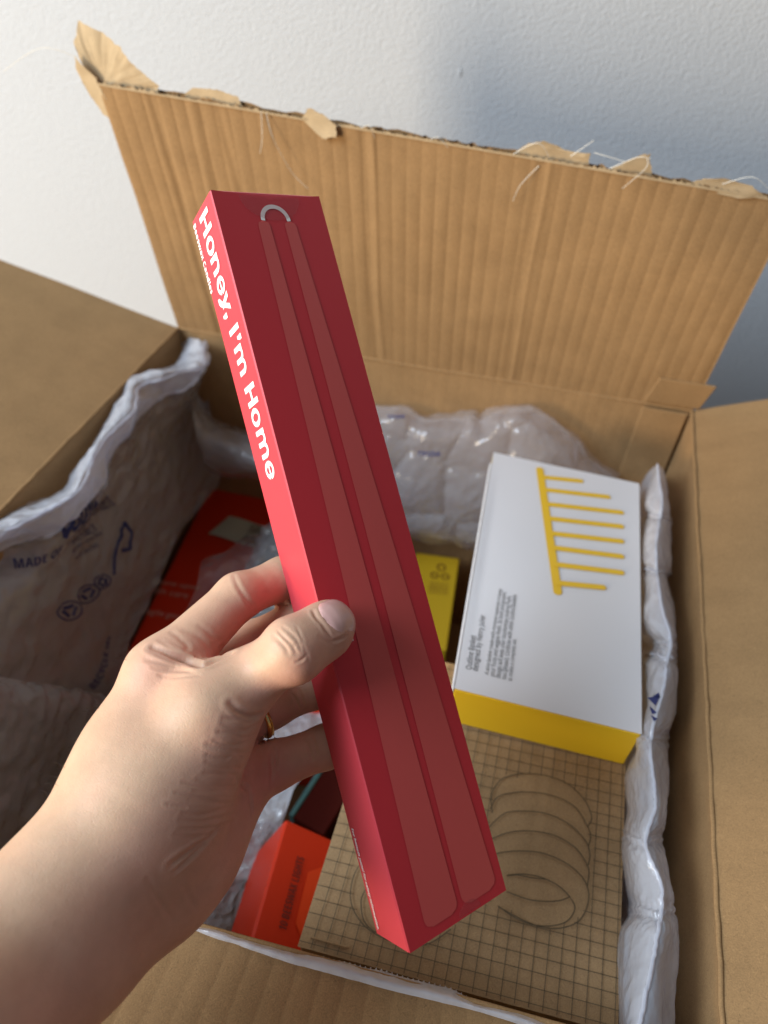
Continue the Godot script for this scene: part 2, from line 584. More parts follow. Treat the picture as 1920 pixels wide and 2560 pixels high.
func carton() -> void:
	var root := thing("carton", "big opened brown corrugated cardboard carton with flaps spread, standing against the white wall", "box", Vector3((BL.x + FR.x) * 0.5, 0, (BL.z + FR.z) * 0.5))
	var dn := Vector3(0, -0.297, 0)
	# lean of the tall rear flap, and where its upper corners are
	var tl := Vector3(-0.26475, 0.47281, -0.42621)
	var tr := Vector3(0.13544, 0.4532, -0.42896)
	var nf := (BR - BL).cross(tl - BL).normalized()
	panel("back_wall", root, [BL + dn, BR + dn, BR, BL], Vector3(0, 0, 1), 0.0086, 0.00018, [[0.30, 0.003, -0.0006, 0.0]], 0.0, 21, M.kraft)
	panel("left_wall", root, [FL + dn, BL + dn, BL, FL], Vector3(1, 0, 0), 0.0086, 0.0001, [], 0.0, 22, M.kraft_dark)
	panel("right_wall", root, [BR + dn, FR + dn, FR, BR], Vector3(-1, 0, 0), 0.0086, 0.00008, [[0.3, 0.004, 0.0006, 0.0], [0.72, 0.004, 0.0006, 0.0]], 0.0, 23, M.kraft)
	panel("front_wall", root, [FR + dn, FL + dn, FL, FR], Vector3(0, 0, -1), 0.0086, 0.0001, [], 0.0, 24, M.kraft_dark)
	part("bottom", box(Vector3(FL.x, 0.0, FL.z), Vector3(FR.x - FL.x, 0, 0), Vector3(BL.x - FL.x, 0, BL.z - FL.z), Vector3(0, 0.004, 0)), M.kraft_dark, root)
	var back := panel("back_flap", root, [BL, BR, tr, tl], nf, 0.0086, 0.00056, [[0.085, 0.0022, -0.0016, -0.01], [0.135, 0.003, 0.0011, 0.02], [0.20, 0.0025, -0.0012, -0.03], [0.405, 0.0022, -0.0011, -0.005], [0.418, 0.0018, 0.0012, -0.005], [0.655, 0.0022, -0.0007, 0.0], [0.668, 0.0018, 0.0010, 0.0], [0.87, 0.006, 0.0007, 0.0]], 0.0022, 25, M.kraft)
	var lf := Vector3(-0.43902, 0.3463, -0.45049) - BL
	panel("left_flap", root, [FL, BL, BL + lf, FL + lf], Vector3(0.244, 0.97, 0), 0.0086, 0.00006, [], 0.0006, 26, M.kraft)
	var rf := Vector3(0.3088, 0.37398, -0.45037) - BR
	panel("right_flap", root, [BR, FR, FR + rf, BR + rf], Vector3(-0.39, 0.92, 0), 0.0086, 0.00009, [], 0.0006, 27, M.kraft)
	var ff := Vector3(0, sin(deg_to_rad(20)), cos(deg_to_rad(20))) * 0.175
	panel("front_flap", root, [FR, FL, FL + ff, FR + ff], Vector3(0, 0.94, -0.342), 0.0086, 0.00034, [], 0.0006, 28, M.kraft)
	# creased hinges along the rims
	for h in [[BL, FL, "left_flap"], [BR, FR, "right_flap"], [FL, FR, "front_flap"], [BL, BR, "back_flap"]]:
		var pts := PackedVector3Array()
		var jn := noise(70.0, 41, 3)
		for i in 61:
			var q: Vector3 = h[0].lerp(h[1], i / 60.0)
			pts.append(q + Vector3(jn.get_noise_1d(q.length() * 3.0), jn.get_noise_1d(q.length() * 3.0 + 9.0), 0) * 0.0005 + Vector3(0, -0.0001, 0))
		part("hinge_fold", tube(pts, 0.0011, 0.0011, 8), M.kraft, root)
	# the glued joint tab at the rear right corner, on wall and flap
	var fz := func(q: Vector3) -> Vector3: return q + Vector3(0, 0, 0.003)
	var a := Vector3(0.10052, 0.24213, -0.4505)
	var b := Vector3(0.09955, 0.30304, -0.4505)
	part("joint_tab", box(fz.call(a) + Vector3(0, -0.13, 0), Vector3(BR.x - 0.002 - a.x, 0, 0), Vector3(b.x - a.x, b.y - a.y + 0.126, 0), Vector3(0, 0, 0.0016), 0.0005), M.kraft, back)
	var up := (tl - BL).normalized()
	up = (up - Vector3(1, 0, 0) * up.x).normalized()
	part("joint_tab", box(Vector3(b.x, 0.3035, BL.z) + nf * 0.0012, Vector3(BR.x - b.x + 0.0035, 0, 0), up * 0.022 + Vector3(0.004, 0, 0), nf * 0.0014, 0.0005), M.kraft, back)
	# torn scraps of the top liner along the upper edge of the rear flap
	var ed := (tr - tl).normalized()
	var edge := func(x: float, off: float, out: float) -> Vector3: return tl + ed * x + up * off + nf * out
	# each scrap: outline in metres along the edge, above it and towards the viewer
	var scraps := [
		[[[-0.004, -0.004, -0.004], [-0.012, 0.016, -0.006], [-0.008, 0.027, -0.010], [0.006, 0.024, -0.010], [0.018, 0.019, -0.008], [0.026, 0.010, -0.006], [0.038, 0.003, -0.005], [0.036, -0.003, -0.004]], 0.004],
		[[[0.000, 0.002, 0.001], [-0.010, 0.012, 0.002], [-0.013, 0.004, -0.004], [-0.010, -0.010, -0.006], [-0.004, -0.020, -0.006], [0.004, -0.022, -0.004], [0.004, -0.010, 0.000]], 0.003],
		[[[0.050, -0.002, -0.004], [0.058, 0.0045, -0.005], [0.074, 0.006, -0.005], [0.086, 0.004, -0.005], [0.090, -0.002, -0.004]], 0.002],
		[[[0.125, -0.001, 0.001], [0.130, 0.007, 0.003], [0.138, 0.005, 0.006], [0.146, 0.0, 0.006], [0.146, -0.006, 0.006], [0.138, -0.009, 0.005], [0.132, -0.005, 0.003]], 0.002],
		[[[0.247, -0.001, -0.003], [0.254, 0.006, -0.003], [0.262, 0.009, -0.002], [0.276, 0.005, -0.003], [0.288, 0.006, -0.004], [0.289, 0.000, -0.004], [0.288, -0.003, -0.004], [0.262, -0.003, -0.003]], 0.003],
		[[[0.296, -0.002, -0.003], [0.306, 0.003, -0.003], [0.314, 0.010, -0.002], [0.319, 0.011, -0.002], [0.321, 0.005, -0.003], [0.324, -0.001, -0.004], [0.312, -0.003, -0.003]], 0.002],
		[[[0.340, -0.002, 0.0], [0.350, 0.004, 0.0], [0.360, 0.006, 0.002], [0.375, 0.005, 0.003], [0.384, 0.000, 0.002], [0.370, -0.003, 0.001]], 0.002],
	]
	var sn := noise(120.0, 51, 3)
	for s in scraps:
		var pl := PackedVector3Array()
		for q in s[0]:
			pl.append(edge.call(q[0], q[1], q[2] * 0.6))
		var c := Vector3.ZERO
		for q in pl:
			c += q / pl.size()
		var rim := PackedVector3Array()
		for i in pl.size():
			var nx := pl[(i + 1) % pl.size()]
			for k in 7:
				var q := pl[i].lerp(nx, k / 7.0)
				rim.append(q + (q - c).normalized() * rng.randf_range(-0.0007, 0.0006))
		var flat := PackedVector2Array()
		for q in rim:
			flat.append(Vector2((q - tl).dot(ed), (q - tl).dot(up)))
		var idx := Geometry2D.triangulate_polygon(flat)
		var I := PackedInt32Array(idx)
		refine(rim, I, false)
		refine(rim, I, false)
		for i in rim.size():
			var q := rim[i]
			var hh := maxf(0.0, (q - tl).dot(up))
			rim[i] = q + nf * (s[1] * 0.5 * sn.get_noise_3dv(q * 0.5) + 9.0 * hh * hh * sin(q.x * 40.0 + s[1] * 900.0))
		part("torn_scrap", arrays(rim, normals(rim, I), null, I), M.torn, back)
	# the ragged paper edge of the inner liner
	var rag := begin()
	var q0 := edge.call(0.0, -0.001, 0.0012) as Vector3
	var en := noise(300.0, 55, 3)
	var steps := 620
	var ew := (tr - tl).length()
	for i in steps:
		var a0 := ew * i / steps
		var a1 := ew * (i + 1) / steps
		var h0 := 0.0001 + 0.0022 * maxf(0.0, en.get_noise_1d(a0) + 0.35 * en.get_noise_1d(a0 * 0.06 + 5.0)) + rng.randf() * 0.0005
		var h1 := 0.0001 + 0.0022 * maxf(0.0, en.get_noise_1d(a1) + 0.35 * en.get_noise_1d(a1 * 0.06 + 5.0))
		tri(rag, edge.call(a0, -0.0012, 0.0009), edge.call(a1, -0.0012, 0.0009), edge.call(a0, h0, 0.0013), nf)
		tri(rag, edge.call(a0, h0, 0.0013), edge.call(a1, -0.0012, 0.0009), edge.call(a1, h1, 0.0013), nf)
	part("ragged_edge", rag.commit(), M.torn, back)
	# loose fibres pulled out by the tape
	var fib := [[0.104, 0.0, [0.004, -0.012], [0.014, -0.030], [0.024, -0.038]], [0.101, 0.0, [0.0, -0.014], [-0.002, -0.022]], [0.278, 0.004, [0.010, 0.012]], [0.318, 0.010, [0.0, -0.004], [-0.009, -0.016]], [0.247, 0.0, [0.008, 0.008], [0.014, 0.010], [0.020, 0.004]], [0.300, 0.001, [0.012, 0.010], [0.019, 0.011]], [0.290, 0.008, [0.016, 0.0]], [0.262, -0.004, [-0.008, -0.010], [-0.011, -0.02]], [0.36, 0.003, [0.012, 0.008], [0.022, 0.004]], [0.16, 0.0, [0.006, 0.004], [0.009, -0.002]], [0.20, 0.0, [0.005, 0.004], [0.011, 0.0]], [-0.006, 0.012, [-0.02, 0.004], [-0.05, -0.012]]]
	for f in fib:
		var pts := PackedVector3Array([edge.call(f[0], f[1], 0.001)])
		for k in range(2, f.size()):
			pts.append(edge.call(f[0] + f[k][0], f[1] + f[k][1], 0.003 + 0.001 * k))
		part("loose_fibre", tube(smooth(pts, 6), 0.00022, 0.00012, 4), M.fibre, back)

# ---------------------------------------------------------------- air cushion liners
func rows(list: Array, n: int) -> Array:
	var out := []
	for r in list:
		out.append(resample(r, n))
	return out

func film_surface(r: Array, nu: int, nv: int, amp: float, sd: int, extra = null) -> Callable:
	var a := noise(11.0, sd, 4)
	var b := noise(24.0, sd + 1, 3, FastNoiseLite.TYPE_SIMPLEX_SMOOTH, FastNoiseLite.FRACTAL_RIDGED)
	var raw := func(u: float, v: float) -> Vector3: return loft(r, u, v)
	return func(u: float, v: float) -> Vector3:
		var p: Vector3 = raw.call(u, v)
		var du: Vector3 = raw.call(minf(u + 0.01, 1), v) - raw.call(maxf(u - 0.01, 0), v)
		var dv: Vector3 = raw.call(u, minf(v + 0.02, 1)) - raw.call(u, maxf(v - 0.02, 0))
		var n := du.cross(dv).normalized()
		if n.dot(CAM - p) < 0.0:
			n = -n
		var d := amp * (a.get_noise_3dv(p) + 0.5 * b.get_noise_3dv(p * Vector3(1.0, 1.6, 1.0)) + 0.16 * b.get_noise_3dv(p * 3.1))
		if extra != null:
			d += extra.call(u, v, p)
		return p + n * d

func liners() -> void:
	left_liner()
	back_cushion()
	right_cushions()
	front_strip()

func left_liner() -> void:
	var t := thing("cushion_liner", "long milky plastic cushion liner draped down the inside of the left wall, printed in blue", "air cushion", Vector3(-0.2, 0.02, -0.26))
	var r := rows([
		PackedVector3Array([Vector3(-0.25631, 0.286, -0.46176), Vector3(-0.24485, 0.286, -0.42172), Vector3(-0.25773, 0.286, -0.4068), Vector3(-0.26895, 0.286, -0.39208), Vector3(-0.26728, 0.286, -0.37609), Vector3(-0.26577, 0.286, -0.36363), Vector3(-0.2624, 0.286, -0.33904), Vector3(-0.25886, 0.286, -0.31422), Vector3(-0.25696, 0.286, -0.29078), Vector3(-0.25216, 0.286, -0.27544), Vector3(-0.26223, 0.286, -0.25769), Vector3(-0.27429, 0.286, -0.24094), Vector3(-0.29094, 0.286, -0.20193)]),
		PackedVector3Array([Vector3(-0.23389, 0.301, -0.43724), Vector3(-0.22189, 0.301, -0.40624), Vector3(-0.23785, 0.301, -0.39025), Vector3(-0.25269, 0.301, -0.37439), Vector3(-0.2491, 0.301, -0.35577), Vector3(-0.2475, 0.301, -0.3403), Vector3(-0.24558, 0.301, -0.31751), Vector3(-0.24243, 0.301, -0.2966), Vector3(-0.23888, 0.301, -0.27545), Vector3(-0.23672, 0.301, -0.26073), Vector3(-0.24696, 0.301, -0.24258), Vector3(-0.25832, 0.301, -0.22531), Vector3(-0.27357, 0.301, -0.18789)]),
		PackedVector3Array([Vector3(-0.22672, 0.3, -0.43767), Vector3(-0.21474, 0.3, -0.4068), Vector3(-0.2296, 0.3, -0.39119), Vector3(-0.24715, 0.3, -0.36987), Vector3(-0.23954, 0.3, -0.34454), Vector3(-0.23929, 0.3, -0.32981), Vector3(-0.24077, 0.3, -0.30932), Vector3(-0.23732, 0.3, -0.2914), Vector3(-0.23406, 0.3, -0.27448), Vector3(-0.23225, 0.3, -0.25812), Vector3(-0.24294, 0.3, -0.23695), Vector3(-0.25442, 0.3, -0.21889), Vector3(-0.26881, 0.3, -0.18093)]),
		PackedVector3Array([Vector3(-0.23652, 0.284, -0.45732), Vector3(-0.22457, 0.284, -0.4263), Vector3(-0.22811, 0.284, -0.39778), Vector3(-0.24065, 0.284, -0.3856), Vector3(-0.2458, 0.284, -0.35746), Vector3(-0.24209, 0.284, -0.33321), Vector3(-0.2435, 0.284, -0.31858), Vector3(-0.23699, 0.284, -0.29777), Vector3(-0.23331, 0.284, -0.28157), Vector3(-0.23555, 0.284, -0.25799), Vector3(-0.24303, 0.284, -0.23769), Vector3(-0.26302, 0.284, -0.22286), Vector3(-0.27485, 0.284, -0.17929)]),
		PackedVector3Array([Vector3(-0.24229, 0.272, -0.46504), Vector3(-0.23178, 0.272, -0.43651), Vector3(-0.23331, 0.272, -0.40671), Vector3(-0.24526, 0.272, -0.39211), Vector3(-0.25016, 0.272, -0.36313), Vector3(-0.24748, 0.272, -0.34037), Vector3(-0.24808, 0.272, -0.32366), Vector3(-0.24235, 0.272, -0.30278), Vector3(-0.23901, 0.272, -0.28575), Vector3(-0.24111, 0.272, -0.26227), Vector3(-0.24845, 0.272, -0.2413), Vector3(-0.26852, 0.272, -0.22441), Vector3(-0.2814, 0.272, -0.18076)]),
		PackedVector3Array([Vector3(-0.247, 0.24718, -0.4639), Vector3(-0.247, 0.24665, -0.45407), Vector3(-0.247, 0.22812, -0.43334), Vector3(-0.247, 0.22721, -0.40582), Vector3(-0.247, 0.23552, -0.37155), Vector3(-0.247, 0.24199, -0.33665), Vector3(-0.247, 0.24141, -0.31222), Vector3(-0.247, 0.24144, -0.28648), Vector3(-0.247, 0.24111, -0.25665), Vector3(-0.247, 0.241, -0.22166), Vector3(-0.247, 0.24968, -0.18388), Vector3(-0.247, 0.27599, -0.13399)]),
		PackedVector3Array([Vector3(-0.24, 0.23695, -0.44976), Vector3(-0.24, 0.19045, -0.44026), Vector3(-0.24, 0.17148, -0.43607), Vector3(-0.24, 0.1802, -0.38615), Vector3(-0.24, 0.18441, -0.34422), Vector3(-0.24, 0.17247, -0.29988), Vector3(-0.24, 0.16701, -0.26499), Vector3(-0.24, 0.14255, -0.23867), Vector3(-0.24, 0.12727, -0.21287), Vector3(-0.24, 0.12945, -0.16269), Vector3(-0.24, 0.15462, -0.11574), Vector3(-0.24, 0.19539, -0.07576)]),
		PackedVector3Array([Vector3(-0.236, 0.21558, -0.44706), Vector3(-0.236, 0.17174, -0.44342), Vector3(-0.236, 0.15425, -0.43788), Vector3(-0.236, 0.15997, -0.38859), Vector3(-0.236, 0.16504, -0.34486), Vector3(-0.236, 0.14831, -0.30485), Vector3(-0.236, 0.14319, -0.26801), Vector3(-0.236, 0.11887, -0.2426), Vector3(-0.236, 0.09809, -0.21534), Vector3(-0.236, 0.1063, -0.16136), Vector3(-0.236, 0.1477, -0.10584), Vector3(-0.236, 0.19009, -0.06725)])], 60)
	var sh := film_surface(r, 0, 0, 0.0042, 61)
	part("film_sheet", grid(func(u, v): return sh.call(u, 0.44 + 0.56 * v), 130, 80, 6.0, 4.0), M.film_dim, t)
	part("folded_edge", grid(func(u, v): return sh.call(u, 0.44 * v), 130, 40, 6.0, 1.0), M.film, t)
	var rim := PackedVector3Array()
	for i in 90:
		rim.append(sh.call(i / 89.0, 2.0 / 7.0))
	part("sealed_rim", tube(rim, 0.0012, 0.0012, 6), M.film, t)
	# blue print on the sheet. spot() finds where on the sheet a point beside it lies
	var cache := []
	for i in 161:
		for j in 121:
			cache.append([sh.call(i / 160.0, 0.46 + 0.5 * j / 120.0), Vector2(i / 160.0, 0.46 + 0.5 * j / 120.0)])
	var spot := func(p: Vector3) -> Vector2:
		var best := 9.0
		var dir := (p - CAM).normalized()
		var uv := Vector2.ZERO
		for c in cache:
			var d: float = (c[0] - CAM).normalized().distance_squared_to(dir)
			if d < best:
				best = d
				uv = c[1]
		return uv
	var on := func(p: Vector3) -> Vector3: return p + (CAM - p).normalized() * 0.0012
	var put := func(txt: String, b: int, p0: Vector3, p1: Vector3, p2: Vector3):
		var a0: Vector2 = spot.call(p0)
		var a1: Vector2 = spot.call(p1)
		var a2: Vector2 = spot.call(p2)
		lettering("lettering", txt, b, M.blue_ink, t, func(s, q):
			var c: Vector2 = a0 + (a1 - a0) * s + (a2 - a0) * q
			return on.call(sh.call(c.x, c.y)), Vector3(0.5, 0.7, 0.3))
	put.call("MADE OF", 700, Vector3(-0.2435, 0.28602, -0.20998), Vector3(-0.2435, 0.263, -0.24371), Vector3(-0.2435, 0.2928, -0.21152))
	put.call("50%", 700, Vector3(-0.2435, 0.266, -0.25854), Vector3(-0.2435, 0.26159, -0.27486), Vector3(-0.2435, 0.27413, -0.25779))
	put.call("recycled content", 400, Vector3(-0.2435, 0.25989, -0.26044), Vector3(-0.2435, 0.23925, -0.30922), Vector3(-0.2435, 0.26546, -0.25991))
	put.call("Please reuse or", 400, Vector3(-0.2435, 0.2587, -0.25216), Vector3(-0.2435, 0.24473, -0.28101), Vector3(-0.2435, 0.26358, -0.25193))
	put.call("recycle this film", 400, Vector3(-0.2435, 0.25223, -0.25219), Vector3(-0.2435, 0.23741, -0.28249), Vector3(-0.2435, 0.25721, -0.25196))
	put.call("where accepted", 400, Vector3(-0.2435, 0.24432, -0.25382), Vector3(-0.2435, 0.23296, -0.27665), Vector3(-0.2435, 0.24945, -0.25357))
	put.call("RECYCLE ME", 700, Vector3(-0.2435, 0.13687, -0.22449), Vector3(-0.2435, 0.15812, -0.25722), Vector3(-0.2435, 0.14882, -0.22))
	var st := begin()
	var stroke := func(q: Array, w: float):
		var pl := PackedVector3Array()
		for k in q.size() - 1:
			for i in 4:
				var c: Vector2 = q[k].lerp(q[k + 1], i / 4.0)
				pl.append(on.call(sh.call(c.x, c.y)))
		pl.append(on.call(sh.call(q[-1].x, q[-1].y)))
		ribbon(pl, (CAM - pl[0]).normalized(), w, st)
	var path := func(pts: PackedVector3Array, w: float):
		var q := []
		for p in pts:
			q.append(spot.call(p))
		stroke.call(q, w)
	path.call(PackedVector3Array([Vector3(-0.2435, 0.27697, -0.25085), Vector3(-0.2435, 0.26866, -0.25184), Vector3(-0.2435, 0.27208, -0.26321)]), 0.003)
	part("check_mark", st.commit(), M.blue_ink, t)
	for m in [[Vector3(-0.2435, 0.2196, -0.23305), Vector3(-0.2435, 0.21486, -0.24152), Vector3(-0.2435, 0.20965, -0.23316)], [Vector3(-0.2435, 0.2135, -0.25267), Vector3(-0.2435, 0.20861, -0.26134), Vector3(-0.2435, 0.20417, -0.25302)], [Vector3(-0.2435, 0.20785, -0.26791), Vector3(-0.2435, 0.20367, -0.275), Vector3(-0.2435, 0.19994, -0.26869)]]:
		st.clear()
		st.begin(Mesh.PRIMITIVE_TRIANGLES)
		var c: Vector2 = spot.call(m[0])
		var e1: Vector2 = spot.call(m[1]) - c
		var e2: Vector2 = spot.call(m[2]) - c
		var ring := []
		for i in 21:
			ring.append(c + e1 * cos(i * TAU / 20) + e2 * sin(i * TAU / 20))
		stroke.call(ring, 0.0009)
		for i in 3:
			var a := i * TAU / 3
			stroke.call([c + (e1 * cos(a) + e2 * sin(a)) * 0.6, c + (e1 * cos(a + 1.5) + e2 * sin(a + 1.5)) * 0.6], 0.0020)
		part("recycling_mark", st.commit(), M.blue_ink, t)
	st.clear()
	st.begin(Mesh.PRIMITIVE_TRIANGLES)
	path.call(PackedVector3Array([Vector3(-0.2435, 0.20946, -0.29577), Vector3(-0.2435, 0.20174, -0.30636), Vector3(-0.2435, 0.21193, -0.31228), Vector3(-0.2435, 0.22663, -0.30898), Vector3(-0.2435, 0.21933, -0.30022), Vector3(-0.2435, 0.2169, -0.29102), Vector3(-0.2435, 0.21004, -0.28521), Vector3(-0.2435, 0.19935, -0.28232)]), 0.0026)
	part("arrow_mark", st.commit(), M.blue_ink, t)
	# the lower sheet, in the dark front left of the carton
	var t2 := thing("cushion_liner", "dim grey plastic cushion film slumped in the dark front left corner, beside the arm", "air cushion", Vector3(-0.2, 0.02, -0.15))
	var r2 := rows([
		PackedVector3Array([Vector3(-0.238, 0.3143, -0.13306), Vector3(-0.238, 0.28162, -0.14942), Vector3(-0.238, 0.24835, -0.16525), Vector3(-0.238, 0.2072, -0.18461), Vector3(-0.238, 0.17214, -0.20371), Vector3(-0.238, 0.12707, -0.22771), Vector3(-0.238, 0.09211, -0.23814), Vector3(-0.238, 0.04845, -0.24241)]),
		PackedVector3Array([Vector3(-0.229, 0.32016, -0.12515), Vector3(-0.229, 0.287, -0.14003), Vector3(-0.229, 0.25298, -0.1543), Vector3(-0.229, 0.2116, -0.17227), Vector3(-0.229, 0.17635, -0.19017), Vector3(-0.229, 0.13063, -0.21256), Vector3(-0.229, 0.09015, -0.22347), Vector3(-0.229, 0.04382, -0.23047)]),
		PackedVector3Array([Vector3(-0.228, 0.29076, -0.10569), Vector3(-0.228, 0.25513, -0.11988), Vector3(-0.228, 0.21606, -0.13211), Vector3(-0.228, 0.16753, -0.14738), Vector3(-0.228, 0.1268, -0.16367), Vector3(-0.228, 0.07479, -0.18467), Vector3(-0.228, 0.01147, -0.19836), Vector3(-0.228, -0.04734, -0.20733)]),
		PackedVector3Array([Vector3(-0.222, 0.2693, -0.08474), Vector3(-0.222, 0.22796, -0.09552), Vector3(-0.222, 0.18746, -0.10706), Vector3(-0.222, 0.12772, -0.11658), Vector3(-0.222, 0.07425, -0.12698), Vector3(-0.222, 0.00921, -0.14289), Vector3(-0.222, -0.0714, -0.1587), Vector3(-0.222, -0.13113, -0.16971)]),
		PackedVector3Array([Vector3(-0.215, 0.23919, -0.05716), Vector3(-0.215, 0.19271, -0.065), Vector3(-0.215, 0.1467, -0.07369), Vector3(-0.215, 0.07894, -0.07943), Vector3(-0.215, 0.02893, -0.09217), Vector3(-0.215, -0.04051, -0.10664), Vector3(-0.215, -0.12125, -0.12319), Vector3(-0.215, -0.19755, -0.13788)])], 50)
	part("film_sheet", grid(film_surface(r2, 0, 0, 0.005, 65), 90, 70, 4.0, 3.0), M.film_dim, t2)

func back_cushion() -> void:
	var t := thing("air_cushion", "clear crumpled quilted air cushion film along the rear wall, behind the white box", "air cushion", Vector3(-0, 0.02, -0.41))
	var r := rows([
		PackedVector3Array([Vector3(-0.13971, 0.24726, -0.444), Vector3(-0.11293, 0.25949, -0.444), Vector3(-0.09068, 0.26486, -0.444), Vector3(-0.06957, 0.26823, -0.444), Vector3(-0.0589, 0.26206, -0.444), Vector3(-0.04548, 0.26262, -0.444), Vector3(-0.02908, 0.26776, -0.444), Vector3(-0.01681, 0.27202, -0.444), Vector3(-0.01268, 0.26766, -0.444), Vector3(-0.00684, 0.27621, -0.444), Vector3(0.00506, 0.28245, -0.444), Vector3(0.02344, 0.28699, -0.444), Vector3(0.03564, 0.28194, -0.444), Vector3(0.06465, 0.26478, -0.444), Vector3(0.07695, 0.24949, -0.444), Vector3(0.10062, 0.23627, -0.444)]),
		PackedVector3Array([Vector3(-0.13729, 0.24893, -0.436), Vector3(-0.11085, 0.2611, -0.436), Vector3(-0.08892, 0.26732, -0.436), Vector3(-0.06878, 0.27011, -0.436), Vector3(-0.05825, 0.26399, -0.436), Vector3(-0.04433, 0.26513, -0.436), Vector3(-0.02812, 0.26982, -0.436), Vector3(-0.01737, 0.27378, -0.436), Vector3(-0.01108, 0.26861, -0.436), Vector3(-0.00471, 0.27768, -0.436), Vector3(0.00687, 0.28468, -0.436), Vector3(0.02336, 0.28887, -0.436), Vector3(0.03507, 0.28381, -0.436), Vector3(0.06168, 0.2668, -0.436), Vector3(0.07347, 0.25156, -0.436), Vector3(0.09713, 0.23994, -0.436)]),
		PackedVector3Array([Vector3(-0.13256, 0.24808, -0.42), Vector3(-0.10663, 0.25808, -0.42), Vector3(-0.08516, 0.26612, -0.42), Vector3(-0.06828, 0.26966, -0.42), Vector3(-0.05663, 0.26432, -0.42), Vector3(-0.04179, 0.2675, -0.42), Vector3(-0.02584, 0.27091, -0.42), Vector3(-0.01606, 0.27513, -0.42), Vector3(-0.00792, 0.27046, -0.42), Vector3(0.00061, 0.28162, -0.42), Vector3(0.0122, 0.28819, -0.42), Vector3(0.02453, 0.28914, -0.42), Vector3(0.03473, 0.28387, -0.42), Vector3(0.05463, 0.26783, -0.42), Vector3(0.06805, 0.25588, -0.42), Vector3(0.08984, 0.24924, -0.42)]),
		PackedVector3Array([Vector3(-0.13079, 0.22196, -0.412), Vector3(-0.10425, 0.23046, -0.412), Vector3(-0.07859, 0.23869, -0.412), Vector3(-0.06081, 0.24504, -0.412), Vector3(-0.04326, 0.24903, -0.412), Vector3(-0.0259, 0.25162, -0.412), Vector3(-0.00885, 0.2546, -0.412), Vector3(0.00745, 0.26054, -0.412), Vector3(0.02375, 0.26424, -0.412), Vector3(0.03459, 0.26012, -0.412), Vector3(0.04638, 0.25168, -0.412), Vector3(0.06381, 0.24902, -0.412), Vector3(0.08514, 0.24409, -0.412)]),
		PackedVector3Array([Vector3(-0.12929, 0.18375, -0.404), Vector3(-0.10178, 0.19335, -0.404), Vector3(-0.06377, 0.20042, -0.404), Vector3(-0.03809, 0.20695, -0.404), Vector3(-0.01282, 0.21089, -0.404), Vector3(0.00846, 0.21385, -0.404), Vector3(0.02978, 0.21438, -0.404), Vector3(0.04992, 0.21961, -0.404), Vector3(0.08565, 0.22891, -0.404)]),
		PackedVector3Array([Vector3(-0.13006, 0.15045, -0.404), Vector3(-0.10143, 0.15824, -0.404), Vector3(-0.04846, 0.17099, -0.404), Vector3(-0.02352, 0.17287, -0.404), Vector3(-0.00344, 0.17403, -0.404), Vector3(0.02161, 0.17553, -0.404), Vector3(0.05729, 0.18286, -0.404), Vector3(0.09508, 0.19089, -0.404)]),
		PackedVector3Array([Vector3(-0.13864, 0.11271, -0.43), Vector3(-0.10786, 0.12121, -0.43), Vector3(-0.05094, 0.13516, -0.43), Vector3(-0.02415, 0.13725, -0.43), Vector3(-0.00257, 0.13854, -0.43), Vector3(0.02406, 0.14194, -0.43), Vector3(0.06207, 0.15101, -0.43), Vector3(0.10253, 0.15971, -0.43)])], 70)
	var cell := noise(21.0, 71, 1, FastNoiseLite.TYPE_CELLULAR)
	cell.fractal_type = FastNoiseLite.FRACTAL_NONE
	cell.cellular_return_type = FastNoiseLite.RETURN_DISTANCE2_SUB
	cell.cellular_jitter = 0.6
	var puff := func(u, v, p: Vector3):
		var k := clampf(cell.get_noise_2d(p.x, p.y * 1.05) + 1.0, 0.0, 1.0)
		return (0.008 * sqrt(k) - 0.006) * smoothstep(0.05, 0.3, v)
	part("film_sheet", grid(film_surface(r, 0, 0, 0.0032, 72, puff), 170, 90, 6.0, 3.0), M.film_clear, t)
	var r2 := rows([
		PackedVector3Array([Vector3(-0.13658, 0.25414, -0.434), Vector3(-0.11037, 0.26568, -0.434), Vector3(-0.08856, 0.27009, -0.434), Vector3(-0.06786, 0.27343, -0.434), Vector3(-0.05741, 0.26736, -0.434), Vector3(-0.04425, 0.26792, -0.434), Vector3(-0.02818, 0.27298, -0.434), Vector3(-0.01615, 0.27718, -0.434), Vector3(-0.01211, 0.27289, -0.434), Vector3(-0.00638, 0.2813, -0.434), Vector3(0.00527, 0.28743, -0.434), Vector3(0.02328, 0.29191, -0.434), Vector3(0.03523, 0.28695, -0.434), Vector3(0.06175, 0.26968, -0.434), Vector3(0.0738, 0.25463, -0.434), Vector3(0.0958, 0.24228, -0.434)]),
		PackedVector3Array([Vector3(-0.13714, 0.20398, -0.432), Vector3(-0.10932, 0.21289, -0.432), Vector3(-0.0824, 0.22152, -0.432), Vector3(-0.06376, 0.22818, -0.432), Vector3(-0.04536, 0.23236, -0.432), Vector3(-0.02715, 0.23507, -0.432), Vector3(-0.00928, 0.23821, -0.432), Vector3(0.00781, 0.24443, -0.432), Vector3(0.0249, 0.24831, -0.432), Vector3(0.03627, 0.24399, -0.432), Vector3(0.04863, 0.23514, -0.432), Vector3(0.06691, 0.23235, -0.432), Vector3(0.08928, 0.22718, -0.432)]),
		PackedVector3Array([Vector3(-0.13843, 0.12201, -0.43), Vector3(-0.10795, 0.1303, -0.43), Vector3(-0.05158, 0.14387, -0.43), Vector3(-0.02504, 0.14587, -0.43), Vector3(-0.00366, 0.1471, -0.43), Vector3(0.02301, 0.14871, -0.43), Vector3(0.06097, 0.1565, -0.43), Vector3(0.1012, 0.16505, -0.43)])], 70)
